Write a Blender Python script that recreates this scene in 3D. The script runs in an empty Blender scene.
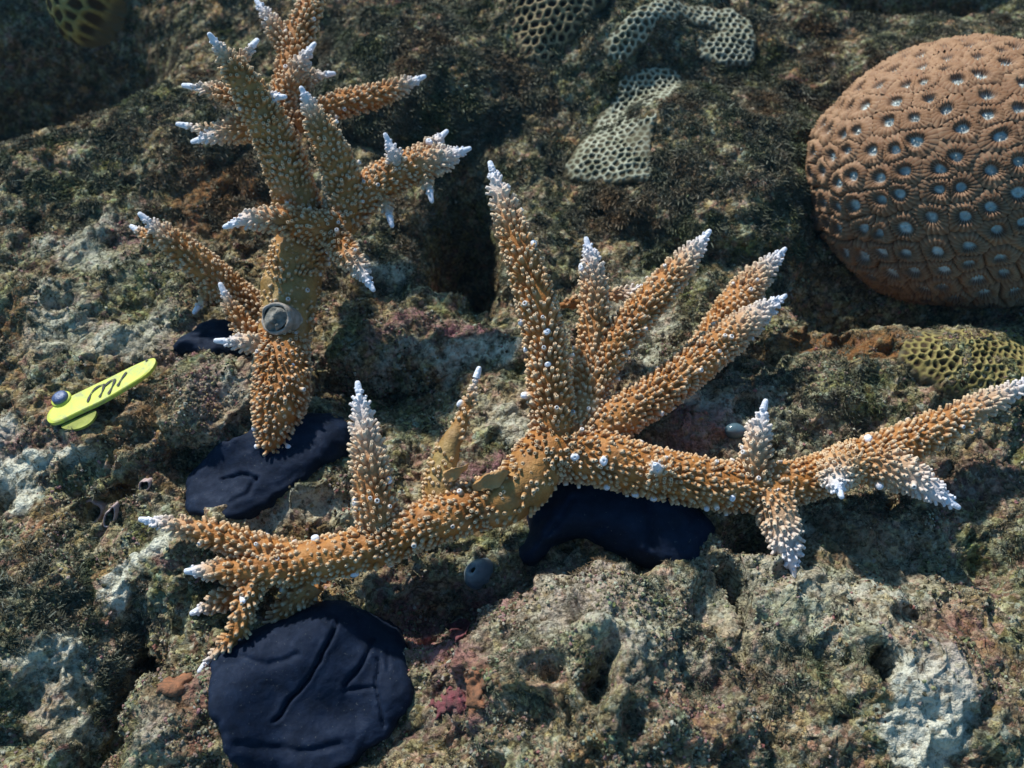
import bpy, math, random
import numpy as np
from mathutils import Vector, noise as mnoise
from mathutils.bvhtree import BVHTree

random.seed(7)
rng = np.random.default_rng(11)
scene = bpy.context.scene
col = scene.collection

# ------------------------------------------------------------------ camera
FPX = 924.0
PITCH = math.radians(53.0)
CAM = np.array([0.0, -0.2167, 0.288])
FWD = np.array([0.0, math.cos(PITCH), -math.sin(PITCH)])
UPV = np.array([0.0, math.sin(PITCH), math.cos(PITCH)])
RGT = np.array([1.0, 0.0, 0.0])
cd = bpy.data.cameras.new('camera')
cam = bpy.data.objects.new('camera', cd)
col.objects.link(cam)
cam.location = CAM
cam.rotation_euler = (math.radians(90 - 53.0), 0, 0)
cd.sensor_width = 36.0
cd.lens = 36.0 * FPX / 1024.0
cd.clip_start = 0.005
cd.clip_end = 60.0
cd.dof.use_dof = True
cd.dof.focus_distance = 0.312
cd.dof.aperture_fstop = 15.0
scene.camera = cam

# ------------------------------------------------------------------ light
SUN_TO = Vector((-0.40, 0.60, 0.70)).normalized()
SUN_EL = math.asin(SUN_TO.z)
world = bpy.data.worlds.new('World')
scene.world = world
world.use_nodes = True
wn = world.node_tree
sky = wn.nodes.new('ShaderNodeTexSky')
sky.sky_type = 'NISHITA'
sky.sun_disc = False
sky.sun_elevation = SUN_EL
sky.sun_rotation = math.atan2(SUN_TO.x, SUN_TO.y)
wtint = wn.nodes.new('ShaderNodeMix'); wtint.data_type = 'RGBA'; wtint.blend_type = 'MULTIPLY'
wtint.inputs[0].default_value = 1.0
wtint.inputs[7].default_value = (0.48, 0.86, 1.0, 1)      # light that came down through sea water
wn.links.new(sky.outputs[0], wtint.inputs[6])
wn.links.new(wtint.outputs[2], wn.nodes['Background'].inputs[0])
wn.nodes['Background'].inputs[1].default_value = 0.115
sd_ = bpy.data.lights.new('sun', 'SUN')
sd_.energy = 4.2
sd_.angle = math.radians(2.5)
sd_.color = (0.99, 0.98, 0.92)
sun = bpy.data.objects.new('sun', sd_)
col.objects.link(sun)
sun.location = (-1, 1, 2)
sun.rotation_euler = SUN_TO.to_track_quat('Z', 'Y').to_euler()

scene.view_settings.view_transform = 'Standard'
scene.view_settings.look = 'None'
scene.view_settings.exposure = 0.3
scene.view_settings.gamma = 1.0
scene.render.engine = 'CYCLES'
scene.cycles.max_bounces = 5
scene.cycles.diffuse_bounces = 3

HAZE_DENSITY = 0.015

# ------------------------------------------------------------------ helpers
def P(px, py, d):
    return CAM + d * (FWD + RGT * ((px - 512) / FPX) + UPV * ((384 - py) / FPX))

def ray(px, py):
    r = FWD + RGT * ((px - 512) / FPX) + UPV * ((384 - py) / FPX)
    return r

def at_z(px, py, z=0.0):
    r = ray(px, py)
    t = (z - CAM[2]) / r[2]
    return CAM + t * r

def to_px(v):
    q = v - CAM
    d = q @ FWD
    return 512 + FPX * (q @ RGT) / d, 384 - FPX * (q @ UPV) / d, d

def hash3(ix, iy, iz, seed):
    h = (ix.astype(np.int64) * 374761393 + iy.astype(np.int64) * 668265263 + iz.astype(np.int64) * 2147483647 + seed * 974711) & 0xFFFFFFFF
    h = ((h ^ (h >> 13)) * 1274126177) & 0xFFFFFFFF
    h = (h ^ (h >> 16)) & 0xFFFFFFFF
    return h.astype(np.float64) / 4294967295.0

def vnoise(p, scale, seed=0):
    """smooth value noise in [-1,1]; p (N,3)"""
    q = p * scale + 1000.0 + seed * 17.31
    i = np.floor(q).astype(np.int64)
    f = q - i
    f = f * f * f * (f * (f * 6 - 15) + 10)
    out = np.zeros(len(p))
    for dx in (0, 1):
        wx = f[:, 0] if dx else 1 - f[:, 0]
        for dy in (0, 1):
            wy = f[:, 1] if dy else 1 - f[:, 1]
            for dz in (0, 1):
                wz = f[:, 2] if dz else 1 - f[:, 2]
                out += wx * wy * wz * hash3(i[:, 0] + dx, i[:, 1] + dy, i[:, 2] + dz, seed)
    return out * 2 - 1

def fbm(p, scale, octv, seed=0, gain=0.5):
    o = np.zeros(len(p)); a = 1.0; s = 0
    for k in range(octv):
        o += a * vnoise(p, scale * (2.03 ** k), seed + k * 7)
        s += a; a *= gain
    return o / s

def worley(p, scale, seed=0):
    q = p * scale + 500.0
    i = np.floor(q).astype(np.int64)
    best = np.full(len(p), 9.0)
    for dx in (-1, 0, 1):
        for dy in (-1, 0, 1):
            for dz in (-1, 0, 1):
                c = i + np.array([dx, dy, dz])
                hx = hash3(c[:, 0], c[:, 1], c[:, 2], seed + 1)
                hy = hash3(c[:, 0], c[:, 1], c[:, 2], seed + 2)
                hz = hash3(c[:, 0], c[:, 1], c[:, 2], seed + 3)
                d = (c[:, 0] + hx - q[:, 0]) ** 2 + (c[:, 1] + hy - q[:, 1]) ** 2 + (c[:, 2] + hz - q[:, 2]) ** 2
                best = np.minimum(best, d)
    return np.sqrt(best)

def sstep(a, b, x):
    t = np.clip((x - a) / (b - a), 0, 1)
    return t * t * (3 - 2 * t)

def mesh_obj(name, verts, faces, mat=None, parent=None, attrs=None, smooth=True, props=None):
    """verts (N,3) array, faces (M,k) int array or list of lists"""
    me = bpy.data.meshes.new(name)
    verts = np.asarray(verts, dtype=np.float32)
    if isinstance(faces, np.ndarray):
        k = faces.shape[1]
        me.vertices.add(len(verts))
        me.vertices.foreach_set('co', verts.ravel())
        me.loops.add(faces.size)
        me.loops.foreach_set('vertex_index', faces.astype(np.int32).ravel())
        me.polygons.add(len(faces))
        me.polygons.foreach_set('loop_start', np.arange(0, faces.size, k, dtype=np.int32))
        me.polygons.foreach_set('loop_total', np.full(len(faces), k, dtype=np.int32))
        me.update(calc_edges=True)
    else:
        me.from_pydata([tuple(map(float, v)) for v in verts], [], faces)
        me.update()
    if smooth and len(me.polygons):
        me.polygons.foreach_set('use_smooth', np.ones(len(me.polygons), dtype=bool))
    for an, data in (attrs or {}).items():
        a = me.attributes.new(an, 'FLOAT_COLOR', 'POINT')
        d4 = np.ones((len(verts), 4), dtype=np.float32)
        d4[:, :data.shape[1]] = data
        a.data.foreach_set('color', d4.ravel())
    if mat: me.materials.append(mat)
    o = bpy.data.objects.new(name, me)
    col.objects.link(o)
    if parent is not None: o.parent = parent
    for k_, v_ in (props or {}).items(): o[k_] = v_
    return o

def tag(o, label, cat, group=None):
    o['label'] = label; o['category'] = cat
    if group: o['group'] = group
    return o

def thing(name, label, cat, loc, group=None):
    o = bpy.data.objects.new(name, None)
    o.empty_display_size = 0.01
    col.objects.link(o)
    o.location = loc
    return tag(o, label, cat, group)

def grid_faces(nu, nv, wrap_u=False):
    """verts laid out as index = v*nu + u"""
    uu = np.arange(nu if wrap_u else nu - 1)
    vv = np.arange(nv - 1)
    U, V = np.meshgrid(uu, vv)
    U = U.ravel(); V = V.ravel()
    U2 = (U + 1) % nu
    return np.stack([V * nu + U, V * nu + U2, (V + 1) * nu + U2, (V + 1) * nu + U], 1)

# ------------------------------------------------------------------ materials
class NT:
    def __init__(s, name, rough=0.9, spec=0.2):
        s.m = bpy.data.materials.new(name); s.m.use_nodes = True
        s.t = s.m.node_tree; s.b = s.t.nodes['Principled BSDF']
        s.b.inputs['Roughness'].default_value = rough
        s.b.inputs['Specular IOR Level'].default_value = spec
    def n(s, typ, **kw):
        x = s.t.nodes.new(typ)
        for k, v in kw.items(): setattr(x, k, v)
        return x
    def l(s, a, b): s.t.links.new(a, b)
    def pos(s):
        g = s.n('ShaderNodeNewGeometry'); return g.outputs['Position']
    def noise(s, scale, detail=4, rough=0.6, dist=0.0, vec=None):
        x = s.n('ShaderNodeTexNoise'); x.inputs['Scale'].default_value = scale
        x.inputs['Detail'].default_value = detail; x.inputs['Roughness'].default_value = rough
        x.inputs['Distortion'].default_value = dist
        s.l(vec if vec is not None else s.pos(), x.inputs['Vector'])
        return x.outputs['Fac']
    def vor(s, scale, feature='F1'):
        x = s.n('ShaderNodeTexVoronoi', feature=feature); x.inputs['Scale'].default_value = scale
        s.l(s.pos(), x.inputs['Vector']); return x.outputs['Distance']
    def ramp(s, fac, stops):
        r = s.n('ShaderNodeValToRGB'); e = r.color_ramp.elements
        while len(e) < len(stops): e.new(0.5)
        for i, (p, c) in enumerate(stops):
            e[i].position = p
            e[i].color = (c, c, c, 1) if isinstance(c, (int, float)) else (*c, 1)
        s.l(fac, r.inputs[0]); return r.outputs[0]
    def mix(s, fac, a, b, mode='MIX'):
        x = s.n('ShaderNodeMix', data_type='RGBA', blend_type=mode)
        for inp, v in ((x.inputs[0], fac), (x.inputs[6], a), (x.inputs[7], b)):
            if isinstance(v, (int, float)): inp.default_value = v
            elif isinstance(v, tuple): inp.default_value = (*v, 1)
            else: s.l(v, inp)
        return x.outputs[2]
    def math(s, op, a, b=0.0, c=None):
        x = s.n('ShaderNodeMath', operation=op)
        for inp, v in zip(x.inputs, (a, b, c)):
            if v is None: continue
            if isinstance(v, (int, float)): inp.default_value = v
            else: s.l(v, inp)
        return x.outputs[0]
    def attr(s, name):
        a = s.n('ShaderNodeAttribute', attribute_name=name)
        sp = s.n('ShaderNodeSeparateColor'); s.l(a.outputs['Color'], sp.inputs[0])
        return sp.outputs[0], sp.outputs[1], sp.outputs[2]
    def bump(s, h, strength=0.5, dist=0.001):
        b = s.n('ShaderNodeBump'); b.inputs['Strength'].default_value = strength
        b.inputs['Distance'].default_value = dist
        s.l(h, b.inputs['Height']); s.l(b.outputs[0], s.b.inputs['Normal'])
    def base(s, c):
        if isinstance(c, tuple): s.b.inputs['Base Color'].default_value = (*c, 1)
        else: s.l(c, s.b.inputs['Base Color'])
        return s.m

def rock_material():
    k = NT('encrusted_reef_rock', 0.92, 0.12)
    mid = k.noise(95, 5, 0.65, 0.4); fine = k.noise(520, 4, 0.75)
    # wobbling coordinates so that the grains are ragged
    wv = k.n('ShaderNodeTexNoise'); wv.inputs['Scale'].default_value = 700; wv.inputs['Detail'].default_value = 2
    k.l(k.pos(), wv.inputs['Vector'])
    va = k.n('ShaderNodeVectorMath', operation='MULTIPLY_ADD'); k.l(wv.outputs['Color'], va.inputs[0])
    va.inputs[1].default_value = (0.0016, 0.0016, 0.0016); k.l(k.pos(), va.inputs[2])
    def grains(scale):
        x = k.n('ShaderNodeTexVoronoi', feature='F1'); x.inputs['Scale'].default_value = scale
        k.l(va.outputs[0], x.inputs['Vector'])
        sp = k.n('ShaderNodeSeparateColor'); k.l(x.outputs['Color'], sp.inputs[0])
        return sp.outputs[0], sp.outputs[1], x.outputs['Distance']
    g1, h1, d1 = grains(420); g2, h2, d2 = grains(900)
    val = k.math('MULTIPLY_ADD', g2, 0.16, k.math('MULTIPLY_ADD', g1, 0.14, k.math('MULTIPLY_ADD', fine, 0.40, k.math('MULTIPLY', mid, 0.38))))
    base = k.ramp(val, [(0.35, (0.035, 0.029, 0.020)), (0.45, (0.11, 0.090, 0.060)), (0.53, (0.205, 0.172, 0.118)), (0.64, (0.37, 0.335, 0.25)), (0.74, (0.56, 0.53, 0.43))])
    tint = k.ramp(k.noise(38, 5, 0.65), [(0.33, (0.66, 0.80, 0.50)), (0.44, (0.86, 0.98, 0.96)), (0.52, (1, 1, 1)), (0.60, (1.08, 0.92, 0.82)), (0.68, (1.16, 0.88, 0.68))])
    c = k.mix(1.0, base, tint, 'MULTIPLY')
    hue = k.ramp(h1, [(0.0, (0.75, 0.9, 1.05)), (0.2, (1.0, 1.0, 0.95)), (0.45, (1.15, 1.05, 0.7)), (0.65, (1.0, 1.0, 1.0)), (0.82, (1.2, 0.82, 0.85)), (1.0, (0.9, 1.05, 0.85))])
    c = k.mix(0.9, c, hue, 'MULTIPLY')
    pk = k.ramp(k.noise(75, 6, 0.75, 0.6), [(0.57, 0), (0.66, 0.7)])
    c = k.mix(pk, c, k.ramp(fine, [(0.35, (0.09, 0.035, 0.04)), (0.62, (0.32, 0.16, 0.165))]))
    yl = k.ramp(k.noise(52, 6, 0.75, 0.6), [(0.60, 0), (0.70, 0.6)])
    c = k.mix(yl, c, k.ramp(fine, [(0.35, (0.10, 0.09, 0.025)), (0.62, (0.40, 0.37, 0.17))]))
    gr = k.ramp(k.noise(190, 5, 0.75), [(0.60, 0), (0.67, 0.8)])
    c = k.mix(gr, c, (0.46, 0.44, 0.37))
    dk = k.ramp(k.noise(240, 4, 0.7), [(0.34, 0.85), (0.43, 0)])
    c = k.mix(dk, c, (0.022, 0.018, 0.014))
    c = k.mix(1.0, c, (1.04, 1.0, 0.90), 'MULTIPLY')
    r, g, b = k.attr('mask')
    brk = k.ramp(k.noise(260, 5, 0.75), [(0.34, 0.1), (0.54, 1.0)])
    pale = k.ramp(val, [(0.38, (0.30, 0.28, 0.20)), (0.58, (0.70, 0.67, 0.54))])
    rb = k.n('ShaderNodeMath', operation='MULTIPLY', use_clamp=True); k.l(k.math('MULTIPLY', r, brk), rb.inputs[0]); rb.inputs[1].default_value = 1.35
    c = k.mix(rb.outputs[0], c, pale)
    pcol = k.ramp(fine, [(0.35, (0.10, 0.03, 0.04)), (0.6, (0.38, 0.19, 0.19))])
    c = k.mix(k.math('MULTIPLY', g, brk), c, pcol)
    rcol = k.ramp(fine, [(0.35, (0.08, 0.025, 0.010)), (0.62, (0.30, 0.14, 0.05))])
    c = k.mix(k.math('MULTIPLY', b, brk), c, rcol)
    h = k.math('MULTIPLY_ADD', k.math('SUBTRACT', 0.6, d1), 0.6, k.math('MULTIPLY_ADD', k.math('SUBTRACT', 0.6, d2), 0.3, fine))
    k.bump(h, 1.0, 0.0016)
    return k.base(c)

def turf_material():
    k = NT('turf_algae', 0.95, 0.05)
    oi = k.n('ShaderNodeObjectInfo')
    rnd = oi.outputs['Random']
    a = k.ramp(rnd, [(0.0, (0.050, 0.045, 0.031)), (0.35, (0.092, 0.083, 0.057)), (0.75, (0.145, 0.133, 0.096)), (1.0, (0.22, 0.21, 0.165))])
    t = k.ramp(k.noise(34, 5, 0.65), [(0.34, (0.70, 0.85, 0.52)), (0.46, (0.9, 1.0, 0.95)), (0.54, (1, 1, 1)), (0.66, (1.2, 0.84, 0.66))])
    return k.base(k.mix(1.0, a, t, 'MULTIPLY'))

def grit_material():
    k = NT('reef_grit', 0.9, 0.15)
    oi = k.n('ShaderNodeObjectInfo')
    a = k.ramp(oi.outputs['Random'], [(0.0, (0.03, 0.025, 0.018)), (0.2, (0.12, 0.10, 0.06)), (0.45, (0.24, 0.21, 0.14)), (0.6, (0.30, 0.15, 0.15)), (0.68, (0.30, 0.29, 0.25)), (0.85, (0.30, 0.28, 0.14)), (1.0, (0.50, 0.48, 0.40))])
    t = k.ramp(k.noise(45, 5, 0.65), [(0.34, (0.6, 0.75, 0.55)), (0.5, (1, 1, 1)), (0.66, (1.15, 0.8, 0.68))])
    c = k.mix(1.0, a, t, 'MULTIPLY')
    k.bump(k.noise(1800, 2, 0.6), 0.6, 0.0004)
    return k.base(c)

def coral_material():
    k = NT('staghorn_tissue', 0.6, 0.3)
    kk, tip, ol = k.attr('mask')
    n = k.noise(160, 4, 0.6)
    brown = k.ramp(n, [(0.3, (0.26, 0.088, 0.015)), (0.55, (0.41, 0.160, 0.034)), (0.75, (0.50, 0.24, 0.080))])
    olive = k.ramp(n, [(0.35, (0.24, 0.17, 0.055)), (0.65, (0.36, 0.28, 0.11))])
    c = k.mix(ol, brown, olive)
    pale = k.ramp(k.noise(120, 2, 0.5), [(0.35, (0.68, 0.44, 0.22)), (0.65, (0.80, 0.63, 0.43))])
    c = k.mix(kk, c, pale)
    c = k.mix(tip, c, k.ramp(tip, [(0.0, (0.66, 0.46, 0.26)), (0.45, (0.74, 0.62, 0.48)), (0.9, (0.80, 0.80, 0.87))]))
    k.b.inputs['Subsurface Weight'].default_value = 0.0
    k.bump(k.math('MULTIPLY_ADD', k.noise(1500, 2, 0.6), 0.4, k.noise(520, 3, 0.6)), 0.7, 0.0009)
    return k.base(c)

def white_tip_material():
    k = NT('white_coral_tip', 0.55, 0.3)
    c = k.ramp(k.noise(700, 3, 0.6), [(0.3, (0.70, 0.70, 0.78)), (0.7, (0.84, 0.84, 0.90))])
    k.bump(k.noise(900, 3, 0.7), 0.7, 0.0007)
    return k.base(c)

def putty_material():
    k = NT('navy_epoxy_putty', 0.8, 0.18)
    n = k.noise(180, 5, 0.65)
    c = k.ramp(n, [(0.3, (0.003, 0.007, 0.018)), (0.55, (0.005, 0.012, 0.032)), (0.75, (0.011, 0.021, 0.048))])
    sp = k.ramp(k.noise(1100, 3, 0.6), [(0.66, 0), (0.74, 0.7)])
    c = k.mix(sp, c, (0.10, 0.11, 0.11))
    k.l(k.ramp(n, [(0.3, 0.9), (0.7, 0.65)]), k.b.inputs['Roughness'])
    k.bump(k.math('MULTIPLY_ADD', k.noise(900, 4, 0.7), 0.5, n), 0.4, 0.0010)
    return k.base(c)

def brain_material():
    k = NT('brain_coral_tissue', 0.65, 0.25)
    rho, septa, ringz = k.attr('mask')
    n = k.noise(120, 4, 0.6)
    rim = k.ramp(n, [(0.3, (0.27, 0.148, 0.080)), (0.7, (0.41, 0.25, 0.145))])
    gro = (0.20, 0.085, 0.04)
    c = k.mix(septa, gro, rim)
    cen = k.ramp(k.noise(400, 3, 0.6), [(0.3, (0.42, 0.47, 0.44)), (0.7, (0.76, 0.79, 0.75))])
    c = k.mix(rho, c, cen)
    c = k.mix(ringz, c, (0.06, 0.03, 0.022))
    k.bump(k.noise(1200, 3, 0.6), 0.3, 0.0005)
    return k.base(c)

def honey_material(name, wall_lo, wall_hi, pit):
    k = NT(name, 0.8, 0.2)
    w, fr, b = k.attr('mask')
    n = k.noise(140, 4, 0.6)
    wc = k.ramp(n, [(0.3, wall_lo), (0.68, wall_hi)])
    c = k.mix(w, pit, wc)
    c = k.mix(fr, c, (0.10, 0.085, 0.05))
    k.bump(k.noise(900, 3, 0.7), 0.5, 0.0006)
    return k.base(c)

def simple_mat(name, lo, hi, scale, rough=0.8, spec=0.3, bump=0.4):
    k = NT(name, rough, spec)
    n = k.noise(scale, 4, 0.65)
    if bump: k.bump(k.noise(scale * 4, 3, 0.6), bump, 0.0008)
    return k.base(k.ramp(n, [(0.32, lo), (0.68, hi)]))

M_GRIT = grit_material(); M_ROCK = rock_material(); M_TURF = turf_material(); M_CORAL = coral_material()
M_TIP = white_tip_material(); M_PUTTY = putty_material(); M_BRAIN = brain_material()

# ------------------------------------------------------------------ relief functions
def detail(p, amp=1.0, seed=0):
    """rough encrusted relief, in metres, for 3-D points"""
    d = 0.0075 * fbm(p, 26, 2, seed + 3)
    d += 0.0043 * fbm(p, 70, 2, seed + 11)
    d += 0.0026 * fbm(p, 170, 2, seed + 23)
    w = worley(p, 150, seed + 5)
    d += 0.0020 * (0.5 - np.clip(w, 0, 1))
    d += 0.0013 * (0.5 - np.clip(worley(p, 370, seed + 9), 0, 1))
    pit = sstep(0.30, 0.62, vnoise(p, 85, seed + 40))
    d -= 0.0046 * pit
    d += 0.0008 * vnoise(p, 520, seed + 31) + 0.0006 * vnoise(p, 1000, seed + 37)
    soft = 1 - 0.40 * sstep(0.02, 0.18, p[:, 1])      # silt and turf round off the mounds further back
    return d * amp * soft

# macro shapes of the sheet: (px, py, rx, ry, height, power)
BUMPS = [
    (462, 235, 38, 66, -0.085, 4), (370, 355, 80, 55, -0.022, 3), (122, 690, 26, 80, -0.055, 3),
    (445, 600, 70, 30, -0.026, 3), (722, 602, 20, 28, -0.050, 4), (868, 678, 13, 13, -0.040, 4),
    (755, 545, 34, 20, -0.022, 3), (30, 45, 110, 60, -0.09, 3), (860, 12, 120, 18, -0.06, 3),
    (930, 300, 90, 22, -0.018, 3), (870, 282, 80, 40, -0.022, 3), (598, 665, 9, 34, -0.014, 3), (690, 168, 50, 34, -0.03, 3),
    (830, 640, 120, 90, 0.016, 2), (960, 700, 90, 80, 0.012, 2), (900, 380, 150, 40, 0.012, 2),
    (700, 400, 120, 45, 0.010, 2), (60, 300, 120, 90, 0.016, 2), (180, 120, 120, 70, 0.026, 2),
    (90, 430, 60, 40, 0.010, 2), (320, 740, 120, 60, -0.006, 2), (640, 60, 60, 40, 0.02, 2),
    (90, 508, 18, 14, -0.016, 4), (215, 402, 16, 12, -0.012, 4), (120, 490, 14, 12, -0.014, 4),
    (950, 560, 70, 26, -0.010, 2), (745, 420, 18, 12, -0.006, 3), (560, 25, 70, 40, 0.03, 2),
    (960, 345, 70, 30, 0.010, 2), (40, 180, 60, 40, 0.012, 2), (400, 480, 60, 30, 0.004, 2),
]
BW = []
for (bx, by, rx, ry, h, pw) in BUMPS:
    c = at_z(bx, by, max(h, 0) * 0.6)
    wx = abs(at_z(bx + rx, by, 0)[0] - at_z(bx, by, 0)[0])
    wy = abs(at_z(bx, by - ry, 0)[1] - at_z(bx, by + ry, 0)[1]) / 2
    BW.append((c[0], c[1], wx, wy, h, pw))

def macro(x, y):
    z = 0.10 * sstep(0.17, 0.50, y) + 0.02 * np.sin(x * 9 + y * 4) * sstep(0.1, 0.3, y)
    for (cx, cy, wx, wy, h, pw) in BW:
        r = np.sqrt(((x - cx) / wx) ** 2 + ((y - cy) / wy) ** 2)
        z = z + h * np.exp(-np.power(r, pw))
    return z

# colour masks: (px, py, rx, ry, channel(0 pale,1 pink,2 rust), strength)
STAINS = [
    (920, 724, 26, 60, 0, 1.7), (893, 688, 20, 26, 0, 1.4), (12, 470, 55, 14, 0, 0.8), (100, 265, 40, 18, 0, 0.35),
    (70, 330, 30, 25, 0, 0.3), (5, 435, 18, 18, 0, 0.9), (60, 665, 35, 30, 0, 0.5), (50, 715, 25, 20, 0, 0.3),
    (140, 560, 16, 45, 0, 0.9), (480, 335, 30, 10, 0, 0.8), (430, 345, 60, 10, 0, 0.4), (130, 340, 30, 18, 0, 0.5),
    (690, 420, 40, 18, 0, 0.6), (380, 250, 30, 14, 0, 0.4), (800, 520, 20, 20, 0, 0.5), (900, 600, 30, 14, 0, 0.5),
    (640, 330, 35, 60, 0, 0.35), (520, 420, 40, 20, 0, 0.4), (300, 505, 60, 18, 0, 0.4), (870, 625, 22, 10, 0, 0.5),
    (600, 620, 110, 70, 0, 0.32), (820, 600, 120, 60, 0, 0.24), (720, 420, 110, 40, 0, 0.22), (240, 400, 60, 40, 0, 0.15), (700, 700, 120, 60, 1, 0.22), (880, 540, 90, 40, 0, 0.15), (620, 590, 60, 30, 1, 0.30),
    (430, 610, 60, 40, 1, 0.9), (460, 690, 50, 36, 1, 0.8), (440, 315, 60, 10, 1, 0.8), (205, 690, 30, 40, 1, 0.5),
    (470, 575, 40, 20, 1, 0.8), (180, 350, 25, 14, 1, 0.7), (150, 240, 40, 14, 1, 0.5), (560, 560, 60, 20, 1, 0.4),
    (700, 440, 40, 14, 1, 0.6), (960, 470, 60, 30, 1, 0.35), (215, 400, 30, 20, 1, 0.4), (480, 470, 30, 16, 1, 0.8),
    (230, 210, 70, 20, 2, 0.9), (130, 410, 40, 60, 2, 0.5), (475, 690, 25, 20, 2, 0.8), (840, 340, 60, 18, 2, 0.9),
    (920, 355, 40, 18, 2, 0.5), (190, 720, 50, 30, 2, 0.35), (30, 440, 40, 20, 1, 0.4), (950, 670, 60, 60, 1, 0.3),
    (850, 540, 50, 20, 2, 0.4), (20, 330, 30, 25, 2, 0.5),
]
SW = []
for (sx, sy, rx, ry, ch, st) in STAINS:
    c = at_z(sx, sy, 0.005)
    wx = abs(at_z(sx + rx, sy, 0)[0] - at_z(sx, sy, 0)[0])
    wy = abs(at_z(sx, sy - ry, 0)[1] - at_z(sx, sy + ry, 0)[1]) / 2
    SW.append((c[0], c[1], wx, wy, ch, st))

# turf cover: (px, py, rx, ry, amount)  base grows towards the back of the reef
TURF = [(90, 150, 160, 130, 0.6), (640, 170, 160, 110, 0.6), (880, 80, 150, 50, 0.7), (60, 620, 80, 90, 0.6),
        (800, 400, 120, 50, 0.5), (420, 60, 120, 80, 0.5), (920, 480, 120, 60, 0.3), (600, 640, 100, 80, 0.35),
        (380, 250, 70, 60, 0.3), (160, 440, 60, 50, 0.25), (230, 720, 60, 60, 0.2), (800, 700, 100, 80, 0.35),
        (40, 470, 40, 30, 0.2)]
TW = []
for (sx, sy, rx, ry, st) in TURF:
    c = at_z(sx, sy, 0.005)
    wx = abs(at_z(sx + rx, sy, 0)[0] - at_z(sx, sy, 0)[0])
    wy = abs(at_z(sx, sy - ry, 0)[1] - at_z(sx, sy + ry, 0)[1]) / 2
    TW.append((c[0], c[1], wx, wy, st))

def masks(p, seed=0):
    warp = 0.012 * np.stack([vnoise(p, 60, seed + 81), vnoise(p, 60, seed + 82)], 1)
    x = p[:, 0] + warp[:, 0]; y = p[:, 1] + warp[:, 1]
    m = np.zeros((len(p), 3))
    for (cx, cy, wx, wy, ch, st) in SW:
        r2 = ((x - cx) / wx) ** 2 + ((y - cy) / wy) ** 2
        m[:, ch] = np.maximum(m[:, ch], st * np.exp(-r2 * r2))
    n = 0.5 + 0.5 * fbm(p, 60, 3, 61)
    m *= (0.55 + 1.2 * n)[:, None]
    return np.clip(m, 0, 1)

def turf_cover(p):
    t = 0.25 + 0.55 * sstep(0.0, 0.16, p[:, 1])
    for (cx, cy, wx, wy, st) in TW:
        r2 = ((p[:, 0] - cx) / wx) ** 2 + ((p[:, 1] - cy) / wy) ** 2
        t = t + st * np.exp(-r2)
    t = t * (0.55 + 0.8 * (0.5 + 0.5 * fbm(p, 45, 3, 77)))
    return t

# ------------------------------------------------------------------ the reef bed (one sheet)
NU, NV = 860, 760
def stretch(n, frac):
    """-1..1 fine core with a few coarse cells outside"""
    core = np.linspace(-1, 1, n - 2 * frac)
    g = 1 + np.cumsum(0.004 * 1.33 ** np.arange(1, frac + 1))
    return np.concatenate([-g[::-1], core, g])
su = stretch(NU, 20); sv = stretch(NV, 20)
Y1 = 0.085 + 0.275 * sv
U, Vv = np.meshgrid(su, sv)
Yg = 0.085 + 0.275 * Vv
half = np.clip(0.185 + 0.185 * (np.clip(Yg, -0.19, 0.36) + 0.19) / 0.55, 0.18, 0.38)
Xg = U * half
xy = np.stack([Xg.ravel(), Yg.ravel()], 1)
z = macro(xy[:, 0], xy[:, 1])
p3 = np.stack([xy[:, 0], xy[:, 1], z], 1)
dz = detail(p3 * np.array([1, 1, 1.0]), 1.0, 0)
bed = p3.copy()
bed[:, 2] += dz
core_w = ((np.abs(U) <= 1) & (np.abs(Vv) <= 1)).ravel()
bed[:, 0] += np.where(core_w, 0.0022 * vnoise(p3, 150, 91) + 0.0009 * vnoise(p3, 420, 92), 0)
bed[:, 1] += np.where(core_w, 0.0022 * vnoise(p3, 150, 93) + 0.0009 * vnoise(p3, 420, 94), 0)
bed_mask = masks(p3)
bf = grid_faces(NU, NV)
mesh_obj('seabed', bed, bf, M_ROCK, attrs={'mask': bed_mask}, props={'kind': 'structure'})

bvh_v = []; bvh_f = []
def bvh_add(verts, faces):
    off = sum(len(a) for a in bvh_v)
    bvh_v.append(verts); bvh_f.append(faces + off)
st = 4
sub = p3.copy(); sub[:, 2] += 0.0075 * fbm(p3, 26, 2, 3) + 0.0043 * fbm(p3, 70, 2, 11)
sub = sub.reshape(NV, NU, 3)[20:-20:st, 20:-20:st]
bvh_add(sub.reshape(-1, 3), grid_faces(sub.shape[1], sub.shape[0]))

def normals_of(verts, faces):
    a = verts[faces[:, 0]]; b = verts[faces[:, 1]]; c = verts[faces[:, 2]]; d = verts[faces[:, 3]]
    fn = np.cross(c - a, d - b)
    vn = np.zeros_like(verts)
    for k in range(4): np.add.at(vn, faces[:, k], fn)
    return vn / (np.linalg.norm(vn, axis=1, keepdims=True) + 1e-12)

turf_src = []   # (points, normals, cover, area per vertex)
inner = (np.abs(U) < 0.99) & (np.abs(Vv) < 0.99)
bn = normals_of(bed, bf)
sel = inner.ravel()
turf_src.append((bed[sel], bn[sel], turf_cover(p3[sel]) * (1 - 0.95 * np.clip(bed_mask[sel, 0] * 1.4, 0, 1)), bed_mask[sel, 0]))

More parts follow.
